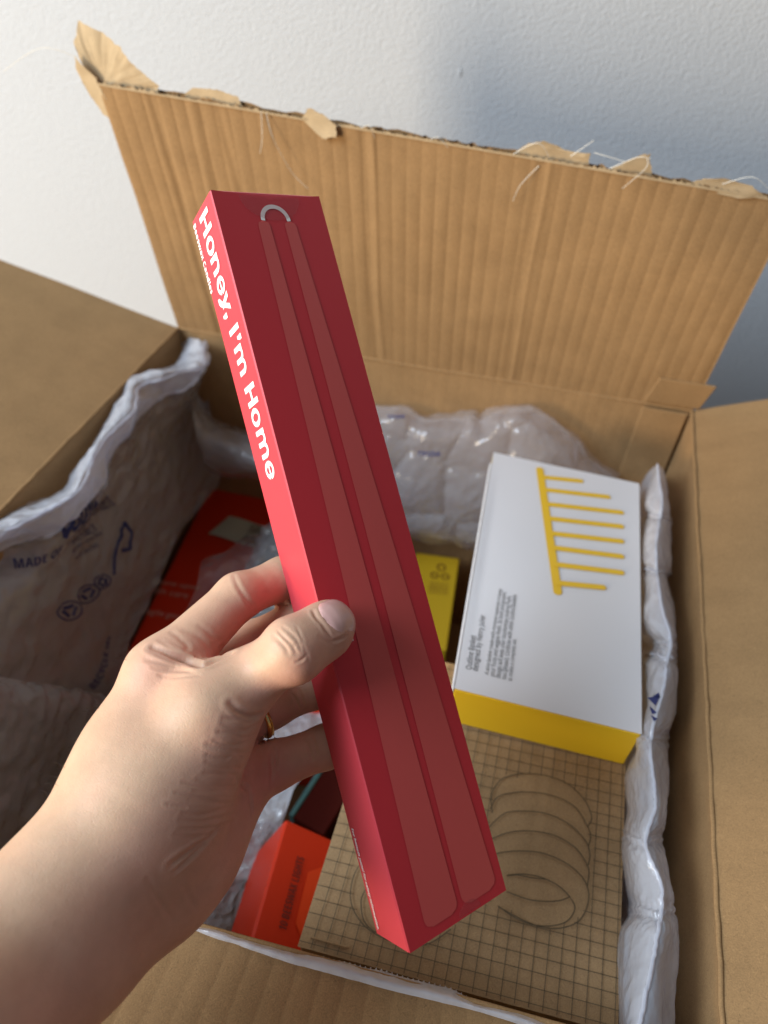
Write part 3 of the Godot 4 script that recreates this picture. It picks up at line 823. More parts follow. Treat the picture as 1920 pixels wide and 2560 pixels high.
	part("rear_film", grid(film_surface(r2, 0, 0, 0.0032, 78), 100, 50, 6.0, 3.0), M.film_clear, t)
	# faint blue print
	for q in [[Vector3(-0.076, 0.27978, -0.408), 0.012], [Vector3(-0.05073, 0.25543, -0.402), 0.016]]:
		flat_text("lettering", "reuse", 700, M.blue_ink, t, q[0], Vector3(q[1], 0.003, 0), Vector3(-0.001, q[1] * 0.3, 0), Vector3(0, 0.3, 0.95))
	# the continuation to the left of the candle box
	var t2 := thing("air_cushion", "dim sagging cushion film along the rear wall, left of the red candle box", "air cushion", Vector3(-0.2, 0.02, -0.41))
	var r3 := rows([
		PackedVector3Array([Vector3(-0.251, 0.24697, -0.44), Vector3(-0.23938, 0.22969, -0.44), Vector3(-0.22411, 0.22081, -0.44), Vector3(-0.20389, 0.21777, -0.44), Vector3(-0.16724, 0.21831, -0.44), Vector3(-0.12721, 0.2246, -0.44)]),
		PackedVector3Array([Vector3(-0.24319, 0.25416, -0.425), Vector3(-0.23204, 0.23631, -0.425), Vector3(-0.21707, 0.22862, -0.425), Vector3(-0.19753, 0.22468, -0.425), Vector3(-0.1619, 0.22478, -0.425), Vector3(-0.12293, 0.23005, -0.425)]),
		PackedVector3Array([Vector3(-0.23085, 0.25195, -0.405), Vector3(-0.22169, 0.23567, -0.405), Vector3(-0.20493, 0.22996, -0.405), Vector3(-0.18585, 0.22711, -0.405), Vector3(-0.155, 0.22933, -0.405), Vector3(-0.11729, 0.23086, -0.405)]),
		PackedVector3Array([Vector3(-0.22448, 0.21517, -0.4), Vector3(-0.21698, 0.21199, -0.4), Vector3(-0.2013, 0.21069, -0.4), Vector3(-0.1813, 0.21438, -0.4), Vector3(-0.15399, 0.21785, -0.4), Vector3(-0.11597, 0.22102, -0.4)]),
		PackedVector3Array([Vector3(-0.23726, 0.18557, -0.42), Vector3(-0.22929, 0.18216, -0.42), Vector3(-0.2126, 0.1808, -0.42), Vector3(-0.19132, 0.18482, -0.42), Vector3(-0.16234, 0.18756, -0.42), Vector3(-0.12185, 0.19214, -0.42)])], 40)
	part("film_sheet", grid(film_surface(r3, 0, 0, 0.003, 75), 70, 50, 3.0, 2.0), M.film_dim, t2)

func right_cushions() -> void:
	var t := thing("air_cushion", "bright chain of puffed milky air cushions along the right wall, beside the white box", "air cushion", Vector3(0.1, 0.02, -0.25))
	var seam := PackedVector3Array([Vector3(0.10584, 0.302, -0.37883), Vector3(0.10601, 0.302, -0.35839), Vector3(0.10654, 0.302, -0.34138), Vector3(0.10174, 0.302, -0.30768), Vector3(0.10101, 0.302, -0.28624), Vector3(0.10179, 0.302, -0.2667), Vector3(0.10264, 0.302, -0.25524), Vector3(0.10567, 0.302, -0.23927), Vector3(0.10308, 0.302, -0.22534), Vector3(0.10101, 0.302, -0.21118), Vector3(0.09911, 0.302, -0.20328), Vector3(0.09331, 0.302, -0.1802), Vector3(0.09378, 0.302, -0.1627), Vector3(0.09389, 0.302, -0.14741), Vector3(0.08926, 0.302, -0.13292), Vector3(0.09513, 0.302, -0.11668), Vector3(0.09062, 0.302, -0.0918), Vector3(0.08425, 0.302, -0.0673)])
	var r := rows([
		PackedVector3Array([Vector3(0.12443, 0.23, -0.46193), Vector3(0.12044, 0.23, -0.44951), Vector3(0.11486, 0.23, -0.4263), Vector3(0.11574, 0.23, -0.40954), Vector3(0.11387, 0.23, -0.38989), Vector3(0.11291, 0.23, -0.35501), Vector3(0.11187, 0.23, -0.30592), Vector3(0.1151, 0.23, -0.29031), Vector3(0.11202, 0.23, -0.28142), Vector3(0.10934, 0.23, -0.26385), Vector3(0.10662, 0.23, -0.22673), Vector3(0.09946, 0.23, -0.20132), Vector3(0.10018, 0.23, -0.17977), Vector3(0.09724, 0.23, -0.16242), Vector3(0.09918, 0.23, -0.13262), Vector3(0.09528, 0.23, -0.11883), Vector3(0.09517, 0.23, -0.08164)]),
		PackedVector3Array([Vector3(0.11401, 0.272, -0.41307), Vector3(0.10885, 0.272, -0.40253), Vector3(0.10408, 0.272, -0.38039), Vector3(0.10562, 0.272, -0.36297), Vector3(0.103, 0.272, -0.34533), Vector3(0.10177, 0.272, -0.31439), Vector3(0.10071, 0.272, -0.27094), Vector3(0.10579, 0.272, -0.2577), Vector3(0.10251, 0.272, -0.2497), Vector3(0.10029, 0.272, -0.23419), Vector3(0.09857, 0.272, -0.20154), Vector3(0.0914, 0.272, -0.17885), Vector3(0.09252, 0.272, -0.15991), Vector3(0.0898, 0.272, -0.14453), Vector3(0.09223, 0.272, -0.11834), Vector3(0.08829, 0.272, -0.10603), Vector3(0.08787, 0.272, -0.07305)]),
		PackedVector3Array([Vector3(0.10784, 0.293, -0.38877), Vector3(0.1049, 0.293, -0.37517), Vector3(0.10118, 0.293, -0.35392), Vector3(0.10166, 0.293, -0.33709), Vector3(0.09879, 0.293, -0.31829), Vector3(0.09843, 0.293, -0.29359), Vector3(0.09807, 0.293, -0.26985), Vector3(0.09801, 0.293, -0.25544), Vector3(0.10315, 0.293, -0.2431), Vector3(0.09981, 0.293, -0.23066), Vector3(0.09792, 0.293, -0.21775), Vector3(0.09689, 0.293, -0.20311), Vector3(0.09115, 0.293, -0.18452), Vector3(0.09062, 0.293, -0.16623), Vector3(0.09094, 0.293, -0.15053), Vector3(0.08712, 0.293, -0.13584), Vector3(0.09059, 0.293, -0.11589), Vector3(0.08619, 0.293, -0.09524), Vector3(0.08369, 0.293, -0.06864)]),
		seam,
		PackedVector3Array([Vector3(0.10945, 0.296, -0.38562), Vector3(0.11085, 0.296, -0.36743), Vector3(0.11161, 0.296, -0.34498), Vector3(0.10891, 0.296, -0.31541), Vector3(0.10773, 0.296, -0.29338), Vector3(0.10762, 0.296, -0.27319), Vector3(0.10853, 0.296, -0.26371), Vector3(0.10937, 0.296, -0.24254), Vector3(0.10796, 0.296, -0.2307), Vector3(0.10635, 0.296, -0.21139), Vector3(0.10429, 0.296, -0.19821), Vector3(0.09938, 0.296, -0.18426), Vector3(0.09962, 0.296, -0.16488), Vector3(0.09853, 0.296, -0.15112), Vector3(0.09493, 0.296, -0.13849), Vector3(0.09979, 0.296, -0.11379), Vector3(0.09682, 0.296, -0.09097), Vector3(0.09323, 0.296, -0.07038)]),
		PackedVector3Array([Vector3(0.1175, 0.278, -0.4059), Vector3(0.11952, 0.278, -0.39172), Vector3(0.11998, 0.278, -0.35326), Vector3(0.11761, 0.278, -0.31322), Vector3(0.11506, 0.278, -0.30619), Vector3(0.11678, 0.278, -0.29047), Vector3(0.11786, 0.278, -0.28282), Vector3(0.11659, 0.278, -0.25096), Vector3(0.1145, 0.278, -0.21839), Vector3(0.1129, 0.278, -0.21082), Vector3(0.10915, 0.278, -0.19589), Vector3(0.10851, 0.278, -0.17333), Vector3(0.10413, 0.278, -0.14876), Vector3(0.10784, 0.278, -0.11419), Vector3(0.1054, 0.278, -0.08939), Vector3(0.10356, 0.278, -0.07576)]),
		PackedVector3Array([Vector3(0.13242, 0.235, -0.45263), Vector3(0.13451, 0.235, -0.43949), Vector3(0.13478, 0.235, -0.3963), Vector3(0.13245, 0.235, -0.35573), Vector3(0.1308, 0.235, -0.34807), Vector3(0.13156, 0.235, -0.32988), Vector3(0.13221, 0.235, -0.32103), Vector3(0.13058, 0.235, -0.28478), Vector3(0.12833, 0.235, -0.24779), Vector3(0.12679, 0.235, -0.23926), Vector3(0.12332, 0.235, -0.2225), Vector3(0.12191, 0.235, -0.19668), Vector3(0.11769, 0.235, -0.16894), Vector3(0.1207, 0.235, -0.12936), Vector3(0.11824, 0.235, -0.10124), Vector3(0.11621, 0.235, -0.08576)])], 120)
	var cuts := []
	for c in PackedVector3Array([Vector3(0.10553, 0.302, -0.33206), Vector3(0.10101, 0.302, -0.28624), Vector3(0.10575, 0.302, -0.23669), Vector3(0.10189, 0.302, -0.2278), Vector3(0.09331, 0.302, -0.1802), Vector3(0.08928, 0.302, -0.13348), Vector3(0.09391, 0.302, -0.10925)]):
		var best := 0
		for i in 120:
			if r[3][i].distance_to(c) < r[3][best].distance_to(c):
				best = i
		cuts.append(best / 119.0)
	var wr := noise(60.0, 83, 3, FastNoiseLite.TYPE_SIMPLEX_SMOOTH, FastNoiseLite.FRACTAL_RIDGED)
	var puff := func(u, v, p: Vector3):
		var d := 0.0
		var near := 1.0
		for c in cuts:
			var x: float = absf(u - c)
			near = minf(near, x)
			d -= 0.0026 * exp(-pow(x / 0.012, 2.0)) - 0.0016 * exp(-pow(x / 0.0026, 2.0))
		# wrinkles radiate from the pinched seams
		d += 0.0016 * exp(-near / 0.02) * wr.get_noise_2d(u * 0.6, v * 1.2)
		return d * sin(clampf(v, 0, 1) * PI)
	var sh := film_surface(r, 0, 0, 0.0018, 81, puff)
	part("cushion_film", grid(sh, 360, 70, 8.0, 2.0), M.film, t)
	var line := PackedVector3Array()
	var jn := noise(8.0, 84, 3)
	for i in 200:
		line.append(sh.call(i / 199.0, 0.5 + 0.012 * jn.get_noise_1d(i * 0.1)) + Vector3(0, 0.0006, 0))
	part("welded_seam", tube(line, 0.0009, 0.0009, 5), M.film, t)
	for k in 2:
		var cross := PackedVector3Array()
		for i in 20:
			cross.append(sh.call(cuts[[1, 3][k]] + 0.002 * sin(i * 0.7), 0.18 + 0.42 * i / 19.0))
		part("cross_seam", tube(cross, 0.0008, 0.0008, 5), M.film, t)
	# blue printed arrow marks
	var st := begin()
	for q in [[1398, 1535, 8.0]]:
		pass
	var a := Vector3(0.09502, 0.302, -0.20174)
	for tri in [[Vector2(-0.004, 0.0), Vector2(0.006, -0.004), Vector2(0.002, 0.006)], [Vector2(-0.003, 0.007), Vector2(0.003, 0.012), Vector2(-0.001, 0.014)], [Vector2(-0.002, 0.015), Vector2(0.003, 0.017), Vector2(0.0, 0.020)], [Vector2(0.000, -0.002), Vector2(0.005, -0.007), Vector2(0.006, -0.002)]]:
		var pl := PackedVector3Array()
		for c in tri:
			pl.append(a + Vector3(c.x * 0.6, 0.0012, c.y * 0.6))
		fan(pl, Vector3.UP, st)
	part("print_mark", st.commit(), M.blue_ink, t)

func front_strip() -> void:
	var t := thing("film_strip", "narrow strip of milky film with a serrated edge lying along the front rim", "plastic film", Vector3(-0.02, 0.28, -0.07))
	var r := rows([
		PackedVector3Array([Vector3(-0.10604, 0.297, -0.0664), Vector3(-0.09104, 0.297, -0.06627), Vector3(-0.07716, 0.297, -0.06608), Vector3(-0.05997, 0.297, -0.06612), Vector3(-0.04013, 0.297, -0.06533), Vector3(-0.02132, 0.297, -0.06651), Vector3(-0.00287, 0.297, -0.0675), Vector3(0.01807, 0.297, -0.06811), Vector3(0.03072, 0.297, -0.06642), Vector3(0.04372, 0.297, -0.06671), Vector3(0.05665, 0.297, -0.06538), Vector3(0.07726, 0.297, -0.06515)]),
		PackedVector3Array([Vector3(-0.10314, 0.303, -0.06363), Vector3(-0.08851, 0.303, -0.06351), Vector3(-0.07516, 0.303, -0.06376), Vector3(-0.0582, 0.303, -0.06339), Vector3(-0.03886, 0.303, -0.06264), Vector3(-0.02035, 0.303, -0.06326), Vector3(-0.0022, 0.303, -0.06342), Vector3(0.01815, 0.303, -0.06404), Vector3(0.03031, 0.303, -0.06348), Vector3(0.04301, 0.303, -0.06351), Vector3(0.05558, 0.303, -0.06275), Vector3(0.07569, 0.303, -0.06229)]),
		PackedVector3Array([Vector3(-0.10276, 0.302, -0.06243), Vector3(-0.08814, 0.302, -0.06233), Vector3(-0.07486, 0.302, -0.06272), Vector3(-0.05786, 0.302, -0.06223), Vector3(-0.03853, 0.302, -0.0615), Vector3(-0.01989, 0.302, -0.06158), Vector3(-0.00166, 0.302, -0.06123), Vector3(0.01861, 0.302, -0.06187), Vector3(0.03064, 0.302, -0.06199), Vector3(0.04333, 0.302, -0.06189), Vector3(0.05584, 0.302, -0.06167), Vector3(0.07594, 0.302, -0.06084)])], 80)
	var f := film_surface(r, 0, 0, 0.0012, 91)
	part("film_band", grid(func(u, v):
		var p: Vector3 = f.call(u, v)
		var saw: float = absf(fposmod(u * 95.0, 1.0) - 0.5) * 2.0
		return p + Vector3(0, 0.0004, 0.0017 * (1.0 - saw)) * (1.0 - smoothstep(0.0, 0.12, v)), 380, 16, 4.0, 1.0), M.film, t)

# ---------------------------------------------------------------- the packed boxes
func contents() -> void:
	coil_box()
	basket_box()
	small_yellow_box()
	orange_boxes()
	wrapped_bottle()

func coil_box() -> void:
	var o := Vector3(-0.0391, 0, -0.0763)
	var t := thing("printed_kraft_box", "low brown kraft box printed with grid and coils, under the white box", "box", Vector3(0.025, 0.14, -0.22))
	var a := Vector3(-0.0391, 0.2613, -0.07634)
	var b := Vector3(0.08889, 0.2613, -0.07654)
	var c := Vector3(0.09367, 0.2613, -0.19204)
	var ex := b - a
	var ez := (c - b).normalized()
	var top := 0.2613
	part("box_body", box(a + Vector3(0, -0.115, 0), ex, ez * 0.15, Vector3(0, 0.1147, 0), 0.0012), M.light_kraft, t)
	# lid sheet with a soft edge and print-through
	var wav := noise(14.0, 101, 2)
	part("lid_panel", grid(func(u, v): return a + ex * (u * 1.004 - 0.002) + ez * (v * 0.15 - 0.0005) + Vector3(0, 0.0003 + 0.0002 * wav.get_noise_2d(u * 0.13, v * 0.27) + 0.00025 * exp(-pow((u - 0.72) / 0.02, 2.0)) - 0.0003 * exp(-pow((u - 0.69) / 0.012, 2.0)), 0), 80, 60), M.light_kraft, t)
	part("tuck_slot", box(a + Vector3(0.004, 0.0006, -0.004), Vector3(0.016, 0, 0), Vector3(0, 0, 0.0008), Vector3(0, 0.0012, 0), 0.0003), M.light_kraft, t)
	# printing
	var y := top + 0.0012
	var n := Vector3.UP
	var st := begin()
	var silo: Array = [
		PackedVector3Array([Vector3(0.03205, 0.2625, -0.1491), Vector3(0.03065, 0.2625, -0.1555), Vector3(0.03173, 0.2625, -0.16154), Vector3(0.03559, 0.2625, -0.16722), Vector3(0.04418, 0.2625, -0.17151), Vector3(0.05528, 0.2625, -0.1733), Vector3(0.06651, 0.2625, -0.17133), Vector3(0.07438, 0.2625, -0.16515), Vector3(0.07753, 0.2625, -0.15807), Vector3(0.07724, 0.2625, -0.15039), Vector3(0.07746, 0.2625, -0.13796), Vector3(0.07666, 0.2625, -0.12689), Vector3(0.07642, 0.2625, -0.11925), Vector3(0.07271, 0.2625, -0.11193), Vector3(0.06516, 0.2625, -0.10742), Vector3(0.05751, 0.2625, -0.10613), Vector3(0.04967, 0.2625, -0.10694), Vector3(0.0396, 0.2625, -0.10945), Vector3(0.03334, 0.2625, -0.11356), Vector3(0.03025, 0.2625, -0.13889)]),
		PackedVector3Array([Vector3(-0.0236, 0.2625, -0.10844), Vector3(-0.02366, 0.2625, -0.10074), Vector3(-0.0217, 0.2625, -0.09562), Vector3(-0.01754, 0.2625, -0.09117), Vector3(-0.01181, 0.2625, -0.0881), Vector3(-0.00158, 0.2625, -0.08619), Vector3(0.01139, 0.2625, -0.08929), Vector3(0.02068, 0.2625, -0.09641), Vector3(0.02464, 0.2625, -0.10402), Vector3(-0.00472, 0.2625, -0.15251), Vector3(-0.02304, 0.2625, -0.13445)])]
	var inside := func(p: Vector3) -> bool:
		for s in silo:
			var q := PackedVector2Array()
			for k in s:
				q.append(Vector2(k.x, k.z))
			if Geometry2D.is_point_in_polygon(Vector2(p.x, p.z), q):
				return true
		return false
	var wd := ex.length()
	var px := 0.00552
	var hand := func(p0: Vector3, p1: Vector3):
		var m := 40
		for i in m:
			var s := p0.lerp(p1, float(i) / m)
			var e := p0.lerp(p1, float(i + 1) / m)
			if not inside.call((s + e) * 0.5):
				ribbon(PackedVector3Array([s, e]), n, 0.0003, st)
	for i in range(1, int(wd / px) + 1):
		hand.call(a + ex * (i * px / wd - 0.002) + Vector3(0, y - top, 0), a + ex * (i * px / wd - 0.002) + ez * 0.148 + Vector3(0, y - top, 0))
	for j in range(0, 27):
		hand.call(a + ez * (j * px + 0.0015) + Vector3(0, y - top, 0), a + ex + ez * (j * px + 0.0015) + Vector3(0, y - top, 0))
	part("grid_print", st.commit(), M.grid_ink, t)
	var dr := begin()
	for pl in [
		PackedVector3Array([Vector3(0.03204, 0.2626, -0.14906), Vector3(0.03064, 0.2626, -0.15546), Vector3(0.03172, 0.2626, -0.16149), Vector3(0.03558, 0.2626, -0.16717), Vector3(0.04417, 0.2626, -0.17145), Vector3(0.05526, 0.2626, -0.17325), Vector3(0.06649, 0.2626, -0.17128), Vector3(0.07436, 0.2626, -0.1651), Vector3(0.07751, 0.2626, -0.15802), Vector3(0.0759, 0.2626, -0.15325)]),
		PackedVector3Array([Vector3(0.03081, 0.2626, -0.15031), Vector3(0.03335, 0.2626, -0.15681), Vector3(0.04065, 0.2626, -0.16091), Vector3(0.04928, 0.2626, -0.16328), Vector3(0.06023, 0.2626, -0.16391), Vector3(0.07015, 0.2626, -0.16067), Vector3(0.07569, 0.2626, -0.1532), Vector3(0.07724, 0.2626, -0.14907), Vector3(0.07629, 0.2626, -0.14442)]),
		PackedVector3Array([Vector3(0.03098, 0.2626, -0.14159), Vector3(0.03737, 0.2626, -0.14992), Vector3(0.04573, 0.2626, -0.15309), Vector3(0.05642, 0.2626, -0.15461), Vector3(0.06724, 0.2626, -0.15221), Vector3(0.07478, 0.2626, -0.14656), Vector3(0.07698, 0.2626, -0.14086), Vector3(0.07626, 0.2626, -0.13561)]),
		PackedVector3Array([Vector3(0.0326, 0.2626, -0.13689), Vector3(0.04136, 0.2626, -0.14221), Vector3(0.05067, 0.2626, -0.14492), Vector3(0.06121, 0.2626, -0.14536), Vector3(0.07075, 0.2626, -0.14202), Vector3(0.07606, 0.2626, -0.13556), Vector3(0.07674, 0.2626, -0.13175), Vector3(0.07605, 0.2626, -0.12651)]),
		PackedVector3Array([Vector3(0.03349, 0.2626, -0.12925), Vector3(0.03717, 0.2626, -0.13178), Vector3(0.04522, 0.2626, -0.13456), Vector3(0.05548, 0.2626, -0.13624), Vector3(0.06587, 0.2626, -0.1347), Vector3(0.07313, 0.2626, -0.13087), Vector3(0.07646, 0.2626, -0.12584), Vector3(0.0764, 0.2626, -0.11921), Vector3(0.07269, 0.2626, -0.11189), Vector3(0.06514, 0.2626, -0.10739), Vector3(0.05749, 0.2626, -0.10609), Vector3(0.04966, 0.2626, -0.10691), Vector3(0.03959, 0.2626, -0.10942)]),
		PackedVector3Array([Vector3(0.04138, 0.2626, -0.12298), Vector3(0.0481, 0.2626, -0.1252), Vector3(0.05618, 0.2626, -0.12578), Vector3(0.06434, 0.2626, -0.12388), Vector3(0.0699, 0.2626, -0.11951), Vector3(0.071, 0.2626, -0.11606), Vector3(0.06789, 0.2626, -0.11074), Vector3(0.06128, 0.2626, -0.10736), Vector3(0.05362, 0.2626, -0.10606), Vector3(0.04572, 0.2626, -0.10723), Vector3(0.03895, 0.2626, -0.10982)]),
		PackedVector3Array([Vector3(0.04138, 0.2626, -0.12298), Vector3(0.04614, 0.2626, -0.12433), Vector3(0.05221, 0.2626, -0.12463), Vector3(0.05842, 0.2626, -0.12555)]),
		PackedVector3Array([Vector3(0.04205, 0.2626, -0.11639), Vector3(0.05092, 0.2626, -0.1155), Vector3(0.05878, 0.2626, -0.11646), Vector3(0.06462, 0.2626, -0.11824), Vector3(0.06886, 0.2626, -0.12077)]),
		PackedVector3Array([Vector3(-0.0207, 0.2626, -0.11606), Vector3(-0.02359, 0.2626, -0.10841), Vector3(-0.02365, 0.2626, -0.10071), Vector3(-0.0217, 0.2626, -0.09559), Vector3(-0.01753, 0.2626, -0.09114), Vector3(-0.01181, 0.2626, -0.08807), Vector3(-0.00158, 0.2626, -0.08617), Vector3(0.01154, 0.2626, -0.08844), Vector3(0.02068, 0.2626, -0.09638)]),
		PackedVector3Array([Vector3(-0.01623, 0.2626, -0.10631), Vector3(-0.01803, 0.2626, -0.10112), Vector3(-0.01811, 0.2626, -0.09738), Vector3(-0.01565, 0.2626, -0.09159), Vector3(-0.01088, 0.2626, -0.08829), Vector3(-0.00383, 0.2626, -0.08753)])]:
		ribbon(smooth(pl, 6), n, 0.00045, dr)
	part("coil_drawing", dr.commit(), M.grid_ink, t)

func basket_box() -> void:
	var t := thing("basket_box", "white box with yellow sides, printed with a yellow comb shape and small grey text", "box", Vector3(0.05, 0.2625, -0.28))
	var fl := Vector3(0.00506, 0.29236, -0.1905)
	var fr := Vector3(0.09298, 0.2915, -0.18889)
	var tr := Vector3(0.09728, 0.2935, -0.37018)
	var tl := Vector3(0.00216, 0.2945, -0.37201)
	fl = Vector3(0.0042, 0.2945, -0.1895)
	var n := (fr - fl).cross(tl - fl).normalized()
	if n.y < 0:
		n = -n
	tr -= n * (tr - fl).dot(n)
	var dn := Vector3(0, -0.0295, 0)
	part("tray", box(fl + dn - n * 0.0008, fr - fl, tl - fl, -dn, 0.0006), M.yellow, t)
	var wav := noise(10.0, 111, 2)
	part("lid", grid(func(u, v):
		var p: Vector3 = fl.lerp(fr, u).lerp(tl.lerp(tr, u), v)
		return p + n * (0.0003 + 0.0002 * wav.get_noise_2d(u * 0.1, v * 0.2) + 0.0007 * sin(PI * v) * smoothstep(0.06, 0.0, u)), 50, 60), M.white_card, t)
	part("lid_skirt", box(fl - (fr - fl).normalized() * 0.0012 - n * 0.006, (fr - fl).normalized() * 0.0012, (tl - fl) * 0.94, n * 0.0062, 0.0004), M.white_card, t)
	var hgt := n * 0.0006
	var st := begin()
	var bars := [
		[Vector3(0.03325, 0.2943, -0.36357), Vector3(0.0499, 0.294, -0.26398), 0.0048],
		[Vector3(0.03607, 0.2943, -0.3569), Vector3(0.05976, 0.294, -0.36059), 0.0037],
		[Vector3(0.03826, 0.2943, -0.34529), Vector3(0.07696, 0.294, -0.35054), 0.0037],
		[Vector3(0.04019, 0.2943, -0.33235), Vector3(0.08506, 0.294, -0.3386), 0.0037],
		[Vector3(0.04205, 0.2943, -0.31995), Vector3(0.08496, 0.2938, -0.32603), 0.0037],
		[Vector3(0.04385, 0.2943, -0.30765), Vector3(0.0848, 0.2938, -0.31336), 0.0037],
		[Vector3(0.04582, 0.2943, -0.2963), Vector3(0.08465, 0.2938, -0.30083), 0.0037],
		[Vector3(0.04755, 0.2943, -0.28354), Vector3(0.08449, 0.2938, -0.28811), 0.0037],
		[Vector3(0.04928, 0.2943, -0.26998), Vector3(0.07428, 0.2938, -0.27395), 0.0037]]
	var pd := func(p: Vector3) -> Vector3: return p + n * ((fl - p).dot(n)) + hgt
	var lift := 0.0
	for b in bars:
		lift += 0.00005
		var s: Vector3 = pd.call(b[0]) + n * lift
		var e: Vector3 = pd.call(b[1]) + n * lift
		ribbon(PackedVector3Array([s, e]), n, b[2], st)
		for c in [s, e]:
			var ring := PackedVector3Array()
			var ux := (e - s).normalized()
			var uz := ux.cross(n)
			for i in 12:
				ring.append(c + (ux * cos(i * TAU / 12) + uz * sin(i * TAU / 12)) * b[2] * 0.5 + n * 0.00002)
			fan(ring, n, st)
	part("comb_print", st.commit(), M.yellow_ink, t)
	# small print, read from the front edge towards the rear
	var txt := func(s: String, p0: Vector3, p1: Vector3, hh: float):
		var a: Vector3 = pd.call(p0)
		var b: Vector3 = pd.call(p1)
		var x := b - a
		lettering("lettering", s, 700 if hh > 0.01 else 400, M.grey_ink, t, func(q, r): return a + x * q + n.cross(x).normalized() * hh * r, n)
	txt.call("Outline Basket", Vector3(0.01069, 0.2943, -0.20191), Vector3(0.01025, 0.2943, -0.22254), 0.0031)
	txt.call("designed by Henry Julier", Vector3(0.0146, 0.2943, -0.20182), Vector3(0.01399, 0.2943, -0.23688), 0.0038)
	txt.call("A wire basket made with minimal materials to keep", Vector3(0.01969, 0.2943, -0.20123), Vector3(0.02042, 0.2943, -0.25695), 0.0026)
	txt.call("your fruits and veggies fresh. Its bold and graphic", Vector3(0.02268, 0.2943, -0.20092), Vector3(0.02308, 0.2943, -0.25566), 0.0030)
	txt.call("design will keep your countertops looking fresh,", Vector3(0.02564, 0.2943, -0.20087), Vector3(0.02602, 0.2943, -0.25379), 0.0030)
	txt.call("too (phew!). Combine with other Outline Baskets", Vector3(0.02858, 0.2943, -0.20082), Vector3(0.02889, 0.2943, -0.25521), 0.0030)
	txt.call("to make a complete set.", Vector3(0.0313, 0.2943, -0.20071), Vector3(0.03126, 0.2943, -0.22621), 0.0026)

func small_yellow_box() -> void:
	var t := thing("yellow_box", "small yellow box with dark round symbols, standing in the gap left of the white box", "box", Vector3(-0.02, 0.05, -0.27))
	var a := Vector3(-0.04351, 0.12, -0.33024)
	var b := Vector3(-0.00462, 0.12, -0.33345)
	var c := Vector3(-0.00911, 0.12, -0.43364)
	var ex := b - a
	var ez := c - b
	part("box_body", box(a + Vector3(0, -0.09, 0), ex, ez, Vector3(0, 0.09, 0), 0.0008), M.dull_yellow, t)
	var st := begin()
	for q in [[0.62, 0.86, 0.0035], [0.50, 0.76, 0.003], [0.74, 0.76, 0.003]]:
		var ring := PackedVector3Array()
		for i in 17:
			ring.append(a + ex * q[0] + ez * q[1] + Vector3(cos(i * TAU / 16), 0.0, sin(i * TAU / 16)) * q[2] + Vector3(0, 0.0004, 0))
		ribbon(ring, Vector3.UP, 0.0012, st)
	part("symbol_print", st.commit(), M.dark_red_ink, t)
	for i in 4:
		flat_text("lettering", ["keep dry and cool", "handle with care", "fold flat to reuse", "recycle the card"][i], 400, M.dark_red_ink, t, a + ex * 0.42 + ez * (0.66 - i * 0.035) + Vector3(0, 0.0003, 0), ex * 0.42, ez * 0.024, Vector3.UP)

